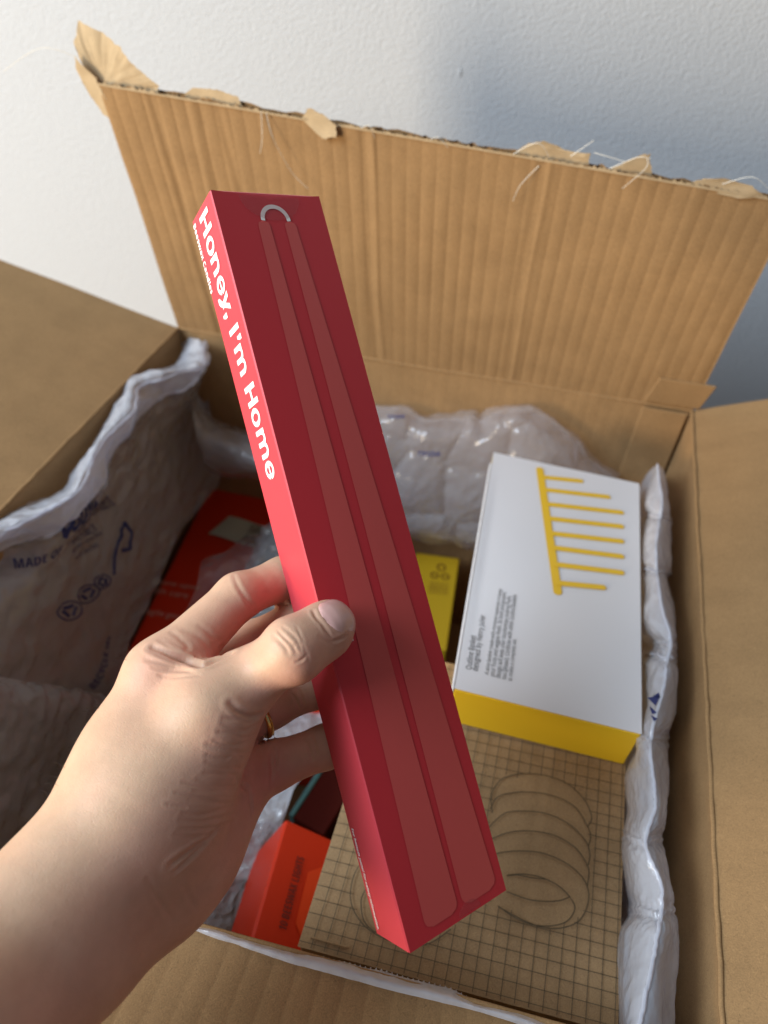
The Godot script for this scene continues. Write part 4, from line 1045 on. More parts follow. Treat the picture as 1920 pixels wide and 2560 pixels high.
func orange_boxes() -> void:
	var t := thing("orange_box", "large orange red box with a pale handwritten paper label, deep at the rear left", "box", Vector3(-0.13, 0.01, -0.30))
	var y := 0.13
	var c := Vector3(-0.25435, 0.13, -0.47736)
	var d := Vector3(-0.17688, 0.13, -0.48208)
	var a := Vector3(-0.23878, 0.13, -0.23878)
	var ex := (d - c).normalized() * 0.17
	var ez := c - a
	ez = ez - ex.normalized() * ez.dot(ex.normalized()) * 0.6
	part("box_body", box(c - ez + Vector3(0, -0.12, 0), ex, ez, Vector3(0, 0.12, 0), 0.0012), M.orange, t)
	var n := Vector3.UP
	# white lettering towards the front
	flat_text("lettering", "fragile goods inside", 400, M.pale_ink, t, Vector3(-0.24837, 0.13, -0.29834) + n * 0.0005, ex * 0.36, ez.normalized() * 0.007, n)
	flat_text("lettering", "please open", 400, M.pale_ink, t, Vector3(-0.25359, 0.13, -0.32944) + n * 0.0005, ex * 0.24, ez.normalized() * 0.006, n)
	flat_text("lettering", "with care", 400, M.pale_ink, t, Vector3(-0.25219, 0.13, -0.3207) + n * 0.0005, ex * 0.20, ez.normalized() * 0.006, n)
	var la := Vector3(-0.23001, 0.1305, -0.39447)
	var lb := Vector3(-0.18069, 0.1305, -0.38929)
	var ld := Vector3(-0.2263, 0.1305, -0.42084)
	var lab := part("paper_label", grid(func(u, v): return la.lerp(lb, u) + (ld - la) * v + n * (0.0006 + 0.0009 * sin(u * 7.0)) + (lb - la) * (0.12 * v), 16, 8), M.label, t)
	flat_text("lettering", "SPICE", 400, M.black, lab, la + (ld - la) * 0.52 + (lb - la) * 0.62 + n * 0.002, (lb - la) * 0.5, (ld - la) * 0.34, n)
	flat_text("lettering", "AND", 400, M.black, lab, la + (ld - la) * 0.08 + (lb - la) * 0.62 + n * 0.002, (lb - la) * 0.35, (ld - la) * 0.30, n)
	# the smaller one, rolled on its side at the front
	var t2 := thing("orange_box", "smaller glossy orange red box with an embossed panel, tilted by the front rim", "box", Vector3(-0.07, 0.12, -0.11))
	var p1 := Vector3(-0.0706, 0.205, -0.14514)
	var p2 := Vector3(-0.06695, 0.215, -0.08679)
	var e1 := p1 - p2
	p2 -= e1 * 0.12
	e1 = e1 * 1.12
	var u1 := e1.normalized()
	var e2 := (Vector3(cos(deg_to_rad(24)), -sin(deg_to_rad(24)), 0.02))
	e2 = (e2 - u1 * e2.dot(u1)).normalized() * 0.045
	var e3 := u1.cross(e2).normalized()
	if e3.y > 0:
		e3 = -e3
	part("box_body", box(p2, e1, e2, e3 * 0.045, 0.0012), M.orange, t2)
	var nn := -e3
	var st := begin()
	var pan := PackedVector3Array()
	for q in [[0.14, 0.98], [0.14, 0.60], [0.28, 0.42], [0.66, 0.42], [0.76, 0.60], [0.76, 0.98]]:
		pan.append(p2 + e1 * q[0] + e2 * q[1] + nn * 0.0010)
	fan(pan, nn, st)
	part("embossed_panel", st.commit(), M.orange_panel, t2)
	flat_text("lettering", "10 BEESWAX LIGHTS", 700, M.dark_red_ink, t2, p2 + e1 * 0.20 + e2 * 0.34 + nn * 0.0006, e1 * 0.55, -e2 * 0.09, nn)
	# dark maroon box with a teal spine, between the orange box and the candle box
	var t3 := thing("maroon_box", "dark maroon box with a teal edge, in the shade behind the small orange box", "box", Vector3(-0.05, 0.1, -0.16))
	var b0 := Vector3(-0.07968, 0.15, -0.1683)
	var b1 := Vector3(-0.07096, 0.15, -0.19859)
	var s3 := (b1 - b0)
	var w3 := Vector3(s3.z, 0, -s3.x).normalized() * -0.022
	part("box_body", box(b0 + Vector3(0, -0.08, 0) + w3 * 0.15, s3 * 1.8, w3, Vector3(0, 0.08, 0), 0.0006), M.maroon, t3)
	part("teal_spine", box(b0 + Vector3(0, -0.08, 0), s3 * 1.8, w3 * 0.15, Vector3(0, 0.0812, 0), 0.0005), M.teal, t3)

func wrapped_bottle() -> void:
	var t := thing("wrapped_bundle", "dark patterned bundle rolled in clear bubble wrap, behind the fingers", "bubble wrap", Vector3(-0.09, 0.14, -0.22))
	var a := Vector3(-0.18307, 0.175, -0.3151)
	var b := Vector3(-0.11516, 0.175, -0.29693)
	var c := Vector3(-0.15657, 0.18, -0.33446)
	var ax0 := Vector3(-0.14217, 0.165, -0.36483)
	var ax1 := Vector3(-0.12996, 0.165, -0.26322)
	var d := (ax1 - ax0).normalized()
	var s := d.cross(Vector3.UP).normalized()
	var nz := noise(40.0, 121, 3)
	var r := 0.023
	var cyl := func(rad: float, u: float, v: float) -> Vector3:
		var ang := u * TAU
		var q := ax0.lerp(ax1, v * 1.2 - 0.1)
		var dir := s * cos(ang) * 1.25 + Vector3.UP * sin(ang)
		return q + dir * rad
	# the bundle itself, in black and white print
	part("bundle", grid(func(u, v): return cyl.call(r * 0.86, u, v), 40, 10, 1, 1, func(u, v): return Color.BLACK), M.black, t)
	var st := begin()
	var rr := RandomNumberGenerator.new()
	rr.seed = 5
	for i in 90:
		var u := rr.randf()
		var v := rr.randf()
		var p: Vector3 = cyl.call(r * 0.875, u, v)
		var q: Vector3 = cyl.call(r * 0.875, u + rr.randf_range(-0.05, 0.05), v + rr.randf_range(-0.06, 0.06))
		ribbon(PackedVector3Array([p, q]), (p - ax0.lerp(ax1, v)).normalized(), 0.0016, st)
	part("pattern_print", st.commit(), M.white_ink, t)
	part("bubble_wrap", grid(func(u, v):
		var p: Vector3 = cyl.call(r, u, v)
		var k := maxf(0.0, cos(u * TAU * 11.0) * cos(v * TAU * 8.0))
		return p + (p - ax0.lerp(ax1, v * 1.2 - 0.1)).normalized() * (0.0016 * sqrt(k) + 0.004 * nz.get_noise_3dv(p)), 180, 90), M.bubble, t)
	var lf := rows([
		PackedVector3Array([Vector3(-0.20771, 0.155, -0.34004), Vector3(-0.20123, 0.155, -0.35315), Vector3(-0.18723, 0.155, -0.36862), Vector3(-0.16263, 0.155, -0.39068), Vector3(-0.14333, 0.155, -0.40731)]),
		PackedVector3Array([Vector3(-0.19667, 0.175, -0.31386), Vector3(-0.18695, 0.175, -0.32458), Vector3(-0.17047, 0.175, -0.34027), Vector3(-0.14673, 0.175, -0.35931), Vector3(-0.12778, 0.175, -0.37224)]),
		PackedVector3Array([Vector3(-0.19874, 0.165, -0.2963), Vector3(-0.18385, 0.165, -0.30477), Vector3(-0.16278, 0.165, -0.31729), Vector3(-0.13929, 0.165, -0.33541), Vector3(-0.11639, 0.165, -0.34637)]),
		PackedVector3Array([Vector3(-0.20491, 0.15, -0.27972), Vector3(-0.18669, 0.15, -0.28886), Vector3(-0.16064, 0.15, -0.29787), Vector3(-0.13574, 0.15, -0.31114), Vector3(-0.10616, 0.15, -0.32346)])], 30)
	part("loose_film", grid(film_surface(lf, 0, 0, 0.008, 137), 80, 70), M.film_clear, t)
	# loose white bubble wrap under the hand, left of the small orange box
	var t2 := thing("plastic_film", "loose crumpled whitish plastic film under the hand, left of the small orange box", "plastic film", Vector3(-0.1, 0.1, -0.14))
	var rws := rows([
		PackedVector3Array([Vector3(-0.12074, 0.16, -0.23093), Vector3(-0.10044, 0.16, -0.22891), Vector3(-0.08245, 0.16, -0.23346), Vector3(-0.06857, 0.16, -0.22993)]),
		PackedVector3Array([Vector3(-0.11459, 0.17, -0.19934), Vector3(-0.09558, 0.17, -0.19766), Vector3(-0.0787, 0.17, -0.20188), Vector3(-0.0657, 0.17, -0.19879)]),
		PackedVector3Array([Vector3(-0.11078, 0.175, -0.16701), Vector3(-0.0965, 0.175, -0.16765), Vector3(-0.08412, 0.175, -0.17361), Vector3(-0.07428, 0.175, -0.17899)]),
		PackedVector3Array([Vector3(-0.10953, 0.175, -0.14221), Vector3(-0.09584, 0.175, -0.1429), Vector3(-0.08653, 0.175, -0.14785), Vector3(-0.07728, 0.175, -0.15499)]),
		PackedVector3Array([Vector3(-0.11347, 0.165, -0.12164), Vector3(-0.10002, 0.165, -0.12239), Vector3(-0.09088, 0.165, -0.12712), Vector3(-0.07994, 0.165, -0.13489)]),
		PackedVector3Array([Vector3(-0.11775, 0.15, -0.10083), Vector3(-0.10689, 0.15, -0.10105), Vector3(-0.09698, 0.15, -0.10343), Vector3(-0.08538, 0.15, -0.1086)]),
		PackedVector3Array([Vector3(-0.1203, 0.13, -0.08668), Vector3(-0.11024, 0.13, -0.08908), Vector3(-0.10017, 0.13, -0.09148), Vector3(-0.08586, 0.13, -0.09725)])], 30)
	part("film_sheet", grid(film_surface(rws, 0, 0, 0.006, 131), 80, 120), M.film, t2)

# ---------------------------------------------------------------- the red candle box
const RA := Vector3(-0.10815, 0.50002, -0.22833)
const RX := Vector3(0.69171, -0.21158, -0.69048)
const RY := Vector3(0.43706, -0.6385, 0.63348)
const RZ := Vector3(-0.5749, -0.73997, -0.34919)
const RW := 0.0427592
const RL := 0.258
const RD := 0.0210184

func rb(x: float, y: float, z: float) -> Vector3:
	return RA + RX * x + RY * y + RZ * z

func candle_box() -> void:
	var t := thing("candle_box", "long slim red candle box held in the hand, white lettering down its side", "box", rb(RW * 0.5, RL, RD * 0.5))
	part("box_body", box(rb(0, 0, 0.0004), RX * RW, RY * RL, RZ * (RD - 0.0004), 0.0005), M.red, t)
	# front panel, its upper edge dips a little where the tuck flap pulls it in
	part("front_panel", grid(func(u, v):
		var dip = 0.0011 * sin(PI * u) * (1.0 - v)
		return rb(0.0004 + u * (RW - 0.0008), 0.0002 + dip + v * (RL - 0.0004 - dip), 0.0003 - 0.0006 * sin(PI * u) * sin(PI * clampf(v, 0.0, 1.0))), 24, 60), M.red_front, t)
	var nf := -RZ
	var lay := func(x: float, y: float, e: float) -> Vector3:
		var u := clampf((x - 0.0004) / (RW - 0.0008), 0, 1)
		return rb(x, y, 0.0003 - 0.0006 * sin(PI * u) * sin(PI * clampf(y / RL, 0, 1)) - e)
	# two printed candles
	for k in [[0.0145, 0.0189, 0.0078, 0.0217], [0.0248, 0.0292, 0.0237, 0.0390]]:
		part("candle_print", grid(func(u, v):
			var yy: float = lerpf(0.0105, 0.2545, v)
			var xl: float = lerpf(k[0], k[2], v)
			var xr: float = lerpf(k[1], k[3], v)
			var w := 1.0
			var dt: float = (yy - 0.0105) / 0.0022
			var db: float = (0.2545 - yy) / 0.0035
			if dt < 1.0:
				w = sqrt(maxf(0.0, 1.0 - pow(1.0 - dt, 2.0)))
			if db < 1.0:
				w = 0.55 + 0.45 * sqrt(maxf(0.0, 1.0 - pow(1.0 - db, 2.0)))
			return lay.call(lerpf(xl, xr, 0.5 + (u - 0.5) * w), yy, 0.00018), 10, 240), M.candle, t)
	var wick := PackedVector3Array()
	for i in 25:
		var a := PI * i / 24.0
		wick.append(lay.call(0.0218 - cos(a) * 0.0050, 0.0104 - sin(a) * 0.0050, 0.00026))
	var st := begin()
	ribbon(wick, nf, 0.0015, st)
	part("wick_print", st.commit(), M.cream, t)
	# clear round seals at both ends
	for s in [[0.0215, 0.0016, 1.0, 0.0116], [0.0258, RL - 0.0010, -1.0, 0.0048]]:
		part("clear_seal", grid(func(u, v):
			var a: float = PI * u
			return lay.call(s[0] - cos(a) * s[3] * v, s[1] + s[2] * sin(a) * 0.0075 * v * s[3] / 0.0116 * 1.2, 0.0003), 24, 4), M.seal, t)
	# lettering down the side: reads from the top end to the bottom end, letter tops towards the front edge
	var ns := -RX
	var side := func(y0: float, y1: float, zb: float, zt: float) -> Callable:
		return func(s, q): return rb(-0.00022, lerpf(y0, y1, s), lerpf(zb, zt, q))
	# cap height spans z from 14.0 mm (baseline) to 5.3 mm; the line with descenders is a little taller
	part("lettering", big_letters(ns), M.white_ink, t)
	lettering("lettering", "Beeswax Candles", 700, M.white_ink, t, side.call(0.0022, 0.0281, 0.0204, 0.0178), ns)
	lettering("lettering", "See bottom panel for safety information.", 700, M.white_ink, t, side.call(0.2208, 0.2556, 0.0193, 0.0171), ns)

# the wide bold line of lettering, drawn with thick stems and thinner bars; y runs along the box, h above the baseline, in mm
func big_letters(n: Vector3) -> ArrayMesh:
	var st := begin()
	var at := func(y: float, h: float) -> Vector3: return rb(-0.00022, y * 0.001, (13.9 - 0.010 * y - h) * 0.001)
	var poly := func(q: Array):
		for i in range(1, q.size() - 1):
			tri(st, at.call(q[0].x, q[0].y), at.call(q[i].x, q[i].y), at.call(q[i + 1].x, q[i + 1].y), n)
	var rect := func(y0: float, y1: float, h0: float, h1: float): poly.call([Vector2(y0, h0), Vector2(y1, h0), Vector2(y1, h1), Vector2(y0, h1)])
	var arc := func(cy: float, ch: float, oy: float, oh: float, iy: float, ih: float, a0: float, a1: float):
		for i in 28:
			var p := deg_to_rad(lerpf(a0, a1, i / 28.0))
			var q := deg_to_rad(lerpf(a0, a1, (i + 1) / 28.0))
			poly.call([Vector2(cy + oy * cos(p), ch + oh * sin(p)), Vector2(cy + oy * cos(q), ch + oh * sin(q)), Vector2(cy + iy * cos(q), ch + ih * sin(q)), Vector2(cy + iy * cos(p), ch + ih * sin(p))])
	var letter_h := func(y: float, w: float):
		rect.call(y, y + 1.95, 0.0, 8.5)
		rect.call(y + w - 1.95, y + w, 0.0, 8.5)
		rect.call(y + 1.95, y + w - 1.95, 3.5, 4.95)
	var letter_o := func(c: float): arc.call(c, 3.2, 3.25, 3.45, 1.45, 2.2, 0, 360)
	var letter_e := func(c: float):
		arc.call(c, 3.2, 3.2, 3.45, 1.45, 2.2, 0, 346)
		rect.call(c - 1.5, c + 2.6, 2.75, 3.65)
	var arch := func(y0: float, y1: float, s: float):
		var c := (y0 + y1) * 0.5
		var o := (y1 - y0) * 0.5
		arc.call(c, 3.5, o, 3.1, o - s, 1.75, 0, 165)
		rect.call(y1 - s, y1, 0.0, 3.5)
	var mark := func(y: float, h: float): poly.call([Vector2(y, h), Vector2(y + 1.95, h), Vector2(y + 1.95, h - 1.6), Vector2(y + 1.1, h - 3.5), Vector2(y + 0.1, h - 3.3), Vector2(y + 0.8, h - 1.9), Vector2(y, h - 1.9)])
	letter_h.call(3.1, 7.4)
	letter_o.call(14.8)
	rect.call(18.6, 20.45, 0.0, 6.5)
	arch.call(18.8, 25.0, 1.85)
	letter_e.call(29.4)
	poly.call([Vector2(32.6, 6.5), Vector2(34.7, 6.5), Vector2(37.1, 0.2), Vector2(35.2, 0.2)])
	poly.call([Vector2(39.3, 6.5), Vector2(37.3, 6.5), Vector2(33.9, -0.7), Vector2(32.4, -0.8), Vector2(32.4, -2.2), Vector2(34.2, -2.1), Vector2(35.4, -1.2)])
	mark.call(38.6, 2.0)
	rect.call(45.0, 47.0, 0.0, 8.5)
	mark.call(48.8, 8.5)
	for y in [51.6, 81.7]:
		rect.call(y, y + 1.75, 0.0, 6.5)
		arch.call(y + 0.1, y + 5.95, 1.75)
		arch.call(y + 4.3, y + 10.1, 1.75)
	letter_h.call(66.0, 7.2)
	letter_o.call(77.3)
	letter_e.call(96.0)
	return st.commit()

# ---------------------------------------------------------------- the hand
# bones: [start, end, start radius, end radius, group]; group 0 is the palm and arm, 1..5 thumb to little finger
var bones := []
var bp := PackedVector3Array()
var bd := PackedVector3Array()
var bl := PackedFloat32Array()
var br := PackedFloat32Array()
var bs := PackedFloat32Array()
var bg := PackedInt32Array()

func bone(a: Vector3, b: Vector3, ra: float, rbb: float, g: int) -> void:
	bp.append(a)
	bd.append(b - a)
	bl.append(1.0 / maxf((b - a).length_squared(), 1e-10))
	br.append(ra)
	bs.append(rbb - ra)
	bg.append(g)

func field(p: Vector3, list: PackedInt32Array) -> float:
	var d := [9.0, 9.0, 9.0, 9.0, 9.0, 9.0]
	for i in list:
		var q := p - bp[i]
		var h := clampf(q.dot(bd[i]) * bl[i], 0.0, 1.0)
		var e := (q - bd[i] * h).length() - br[i] - bs[i] * h
		var g := bg[i]
		var k := 0.018 if g == 0 else 0.0035
		var o: float = d[g]
		var w := maxf(k - absf(o - e), 0.0) / k
		d[g] = minf(o, e) - w * w * k * 0.25
	var r: float = d[0]
	for g in range(1, 6):
		if d[g] < 8.0:
			var k := 0.010 if g == 1 else 0.006
			var w := maxf(k - absf(d[0] - d[g]), 0.0) / k
			r = minf(r, minf(d[0], d[g]) - w * w * k * 0.25)
	return r

func all_bones() -> PackedInt32Array:
	return PackedInt32Array(range(bp.size()))

func near_bones(p: Vector3, reach: float) -> PackedInt32Array:
	var out := PackedInt32Array()
	var palm := PackedInt32Array()
	var least := 9.0
	for i in bp.size():
		var q := p - bp[i]
		var h := clampf(q.dot(bd[i]) * bl[i], 0.0, 1.0)
		var e := (q - bd[i] * h).length() - br[i] - bs[i] * h
		if bg[i] == 0:
			palm.append(i)
			least = minf(least, e)
		elif e < reach + 0.006:
			out.append(i)
	if least < reach + 0.03:
		palm.append_array(out)
		return palm
	return out

func trace(p: Vector3, list: PackedInt32Array) -> Vector3:
	var d := (p - CAM).normalized()
	var t := 0.10
	for i in 60:
		var e := field(CAM + d * t, list)
		t += e * 0.8
		if absf(e) < 0.00005 or t > 0.5:
			break
	return CAM + d * t

func person() -> void:
	var t := thing("person", "bare left forearm and hand holding the red candle box, thumb in front", "person", Vector3(-0.08497, 0.3685, -0.05492))
	skeleton()
	var P := PackedVector3Array()
	var I := PackedInt32Array()
	surface_nets(P, I)
	refine(P, I, true)
	refine(P, I, false)
	creases(P, I)
	var N := normals(P, I)
	var C := PackedColorArray()
	C.resize(P.size())
	var tone := noise(38.0, 141, 3)
	var fine := noise(260.0, 142, 2)
	for i in P.size():
		C[i] = skin_tone(P[i], N[i], tone, fine)
	part("hand", arrays(P, N, null, I, C), M.skin, t)
	thumb_nail(t)
	hairs(t, P, N)
	ring()

func skeleton() -> void:
	var px := 0.86 / 1536.0
	# palm and arm
	for b in [
		[Vector3(-0.08909, 0.39517, -0.10772), Vector3(-0.09145, 0.38364, -0.08353), 0.0102685, 0.0104409],
		[Vector3(-0.09145, 0.38364, -0.08353), Vector3(-0.09172, 0.37575, -0.06458), 0.0104409, 0.010068],
		[Vector3(-0.08429, 0.38002, -0.11066), Vector3(-0.09118, 0.35862, -0.07086), 0.0105081, 0.0108553],
		[Vector3(-0.0776, 0.3628, -0.10451), Vector3(-0.0858, 0.35087, -0.0678), 0.00985865, 0.0109796],
		[Vector3(-0.06529, 0.35549, -0.09337), Vector3(-0.07731, 0.34969, -0.06453), 0.00906023, 0.0105619],
		[Vector3(-0.06532, 0.3576, -0.08444), Vector3(-0.06853, 0.35482, -0.07127), 0.00846563, 0.00909495],
		[Vector3(-0.06853, 0.35482, -0.07127), Vector3(-0.076, 0.35719, -0.05754), 0.00909495, 0.010918],
		[Vector3(-0.06794, 0.39686, -0.09862), Vector3(-0.08043, 0.38419, -0.07141), 0.00951823, 0.0110188],
		[Vector3(-0.06542, 0.38882, -0.09352), Vector3(-0.07161, 0.37524, -0.06902), 0.00818344, 0.00983625],
		[Vector3(-0.09172, 0.37575, -0.06458), Vector3(-0.09527, 0.37876, -0.0412), 0.010068, 0.0129269],
		[Vector3(-0.076, 0.35719, -0.05754), Vector3(-0.08664, 0.36624, -0.0352), 0.010918, 0.0131598],
		[Vector3(-0.08043, 0.38419, -0.07141), Vector3(-0.09024, 0.37495, -0.03832), 0.0110188, 0.0124297],
		[Vector3(-0.09527, 0.37876, -0.0412), Vector3(-0.10198, 0.39326, -0.00908), 0.0129269, 0.0142941],
		[Vector3(-0.08664, 0.36624, -0.0352), Vector3(-0.09601, 0.3825, -0.00558), 0.0131598, 0.0148932],
		[Vector3(-0.10198, 0.39326, -0.00908), Vector3(-0.11283, 0.40998, 0.01913), 0.0142941, 0.0165],
		[Vector3(-0.09601, 0.3825, -0.00558), Vector3(-0.10645, 0.40298, 0.02248), 0.0148932, 0.0165]]:
		bone(b[0], b[1], b[2], b[3], 0)
	# thumb, lying across the front face
	var t1 := Vector3(-0.06807, 0.39736, -0.0991)
	var t2 := Vector3(-0.05911, 0.3992, -0.11117)
	var t3 := Vector3(-0.04704, 0.41151, -0.11617)
	var t4 := Vector3(-0.0399, 0.40936, -0.12739)
	var t5 := Vector3(-0.03811, 0.40815, -0.13062)
	bone(t1, t2, 0.00979818, 0.00920917, 1)
	bone(t2, t3, 0.00920917, 0.0089, 1)
	bone(t3, t4, 0.0089, 0.0076, 1)
	bone(t4, t5, 0.0076, 0.0064, 1)
	# extra width of the thumb pad across its length
	bone(Vector3(-0.04552, 0.40924, -0.11474), Vector3(-0.03796, 0.40595, -0.12678), 0.0068, 0.0052, 1)
	bone(Vector3(-0.04823, 0.41301, -0.11825), Vector3(-0.04072, 0.41024, -0.13132), 0.0066, 0.0050, 1)
	# index finger
	var i1 := Vector3(-0.0754, 0.39797, -0.14123)
	bone(Vector3(-0.08909, 0.39517, -0.10772), i1, 0.00968172, 0.00781895, 2)
	bone(i1, Vector3(-0.06458, 0.39326, -0.15637), 0.0074998, 0.0076, 2)
	bone(Vector3(-0.06458, 0.39326, -0.15637), Vector3(-0.05206, 0.38902, -0.1657), 0.0074, 0.0060, 2)
	# middle finger
	var m1 := Vector3(-0.07253, 0.37401, -0.13869)
	bone(Vector3(-0.08398, 0.37701, -0.11261), m1, 0.00909271, 0.00794716, 3)
	bone(m1, Vector3(-0.05698, 0.38239, -0.14642), 0.00777807, 0.0078, 3)
	bone(Vector3(-0.05698, 0.38239, -0.14642), Vector3(-0.04432, 0.37863, -0.15701), 0.0076, 0.0062, 3)
	# ring finger
	var r1 := Vector3(-0.06057, 0.35985, -0.12433)
	bone(Vector3(-0.07745, 0.36224, -0.10397), r1, 0.0092226, 0.00772656, 4)
	bone(r1, Vector3(-0.04607, 0.36708, -0.13193), 0.00755859, 0.0076, 4)
	bone(Vector3(-0.04607, 0.36708, -0.13193), Vector3(-0.03394, 0.36341, -0.14182), 0.0074, 0.0060, 4)
	# little finger
	var l1 := Vector3(-0.05455, 0.35093, -0.10674)
	bone(Vector3(-0.0644, 0.35559, -0.0924), l1, 0.00933906, 0.00833797, 5)
	bone(l1, Vector3(-0.03748, 0.35407, -0.11709), 0.00817448, 0.0074, 5)
	bone(Vector3(-0.03748, 0.35407, -0.11709), Vector3(-0.02631, 0.35107, -0.12653), 0.0072, 0.0056, 5)

func surface_nets(P: PackedVector3Array, I: PackedInt32Array) -> void:
	var cell := 0.0019
	var lo := Vector3(1e9, 1e9, 1e9)
	var hi := -lo
	for i in bp.size():
		for e in [[bp[i], br[i]], [bp[i] + bd[i], br[i] + bs[i]]]:
			lo = lo.min(e[0] - Vector3.ONE * (e[1] + 0.006))
			hi = hi.max(e[0] + Vector3.ONE * (e[1] + 0.006))
	var B := 8
	var nb := Vector3i(((hi - lo) / (cell * B)).ceil())
	var n := nb * B + Vector3i.ONE
	var G := PackedFloat32Array()
	G.resize(n.x * n.y * n.z)
	G.fill(1.0)
	var half := cell * B * 0.5
	var diag := half * 1.7321
	var live := []
	for bz in nb.z:
		for by in nb.y:
			for bx in nb.x:
				var c := lo + Vector3(bx, by, bz) * cell * B + Vector3.ONE * half
				var near := near_bones(c, diag + 0.022)
				if near.is_empty():
					continue
				var dc := field(c, near)
				var inside := dc < -(diag + 0.002)
				var skip := inside or dc > diag + 0.002
				if skip and not inside:
					continue
				if not skip:
					live.append(Vector3i(bx, by, bz))
				for z in B + 1:
					for y in B + 1:
						for x in B + 1:
							var k := ((bz * B + z) * n.y + by * B + y) * n.x + bx * B + x
							if skip:
								if G[k] == 1.0:
									G[k] = -1.0
							else:
								G[k] = field(lo + Vector3(bx * B + x, by * B + y, bz * B + z) * cell, near)
	var sx := 1
	var sy := n.x
	var sz := n.x * n.y
	var at := {}
	var corner := [0, sx, sy, sx + sy, sz, sz + sx, sz + sy, sz + sx + sy]
	var edges := [[0, 1], [2, 3], [4, 5], [6, 7], [0, 2], [1, 3], [4, 6], [5, 7], [0, 4], [1, 5], [2, 6], [3, 7]]
	var offs := [Vector3(0, 0, 0), Vector3(1, 0, 0), Vector3(0, 1, 0), Vector3(1, 1, 0), Vector3(0, 0, 1), Vector3(1, 0, 1), Vector3(0, 1, 1), Vector3(1, 1, 1)]
	for b in live:
		for z in B:
			for y in B:
				for x in B:
					var gx: int = b.x * B + x
					var gy: int = b.y * B + y
					var gz: int = b.z * B + z
					var k := gz * sz + gy * sy + gx
					var mask := 0
					for c in 8:
						if G[k + corner[c]] < 0.0:
							mask |= 1 << c
					if mask == 0 or mask == 255:
						continue
					var s := Vector3.ZERO
					var m := 0
					for e in edges:
						var ia: int = (mask >> e[0]) & 1
						var ib: int = (mask >> e[1]) & 1
						if ia != ib:
							var va: float = G[k + corner[e[0]]]
							var vb: float = G[k + corner[e[1]]]
							s += offs[e[0]].lerp(offs[e[1]], va / (va - vb))
							m += 1
					at[k] = P.size()
					P.append(lo + (Vector3(gx, gy, gz) + s / m) * cell)
	for k in at:
		for ax in 3:
			var st: int = [sx, sy, sz][ax]
			var s1: int = [sy, sz, sx][ax]
			var s2: int = [sz, sx, sy][ax]
			var a := G[k] < 0.0
			var b := G[k + st] < 0.0
			if a == b or not at.has(k - s1) or not at.has(k - s2) or not at.has(k - s1 - s2):
				continue
			var q := [at[k], at[k - s1], at[k - s1 - s2], at[k - s2]]
			if a:
				I.append_array([q[0], q[2], q[1], q[0], q[3], q[2]])
			else:
				I.append_array([q[0], q[1], q[2], q[0], q[2], q[3]])

# one step of subdivision; with project, the new points are pulled onto the field
func refine(P: PackedVector3Array, I: PackedInt32Array, project: bool) -> void:
	var mid := {}
	var J := PackedInt32Array()
	var first := P.size()
	for f in range(0, I.size(), 3):
		var v := [I[f], I[f + 1], I[f + 2]]
		var m := []
		for k in 3:
			var a: int = mini(v[k], v[(k + 1) % 3])
			var b: int = maxi(v[k], v[(k + 1) % 3])
			var key := a * 4194304 + b
			var at = mid.get(key, -1)
			if at < 0:
				at = P.size()
				mid[key] = at
				P.append((P[a] + P[b]) * 0.5)
			m.append(at)
		J.append_array([v[0], m[0], m[2], m[0], v[1], m[1], m[2], m[1], v[2], m[0], m[1], m[2]])
	I.clear()
	I.append_array(J)
	if not project:
		return
	for i in P.size():
		var near := near_bones(P[i], 0.020)
		var d := field(P[i], near)
		var h := 0.0004
		var g := Vector3(field(P[i] + Vector3(h, 0, 0), near) - d, field(P[i] + Vector3(0, h, 0), near) - d, field(P[i] + Vector3(0, 0, h), near) - d)
		if g.length() > 1e-7:
			P[i] -= g.normalized() * clampf(d, -0.0008, 0.0008)

func normals(P: PackedVector3Array, I: PackedInt32Array) -> PackedVector3Array:
	var N := PackedVector3Array()
	N.resize(P.size())
	for f in range(0, I.size(), 3):
		var a := I[f]
		var b := I[f + 1]
		var c := I[f + 2]
		var n := (P[c] - P[a]).cross(P[b] - P[a])
		N[a] += n
		N[b] += n
		N[c] += n
	for i in N.size():
		N[i] = N[i].normalized()
	return N

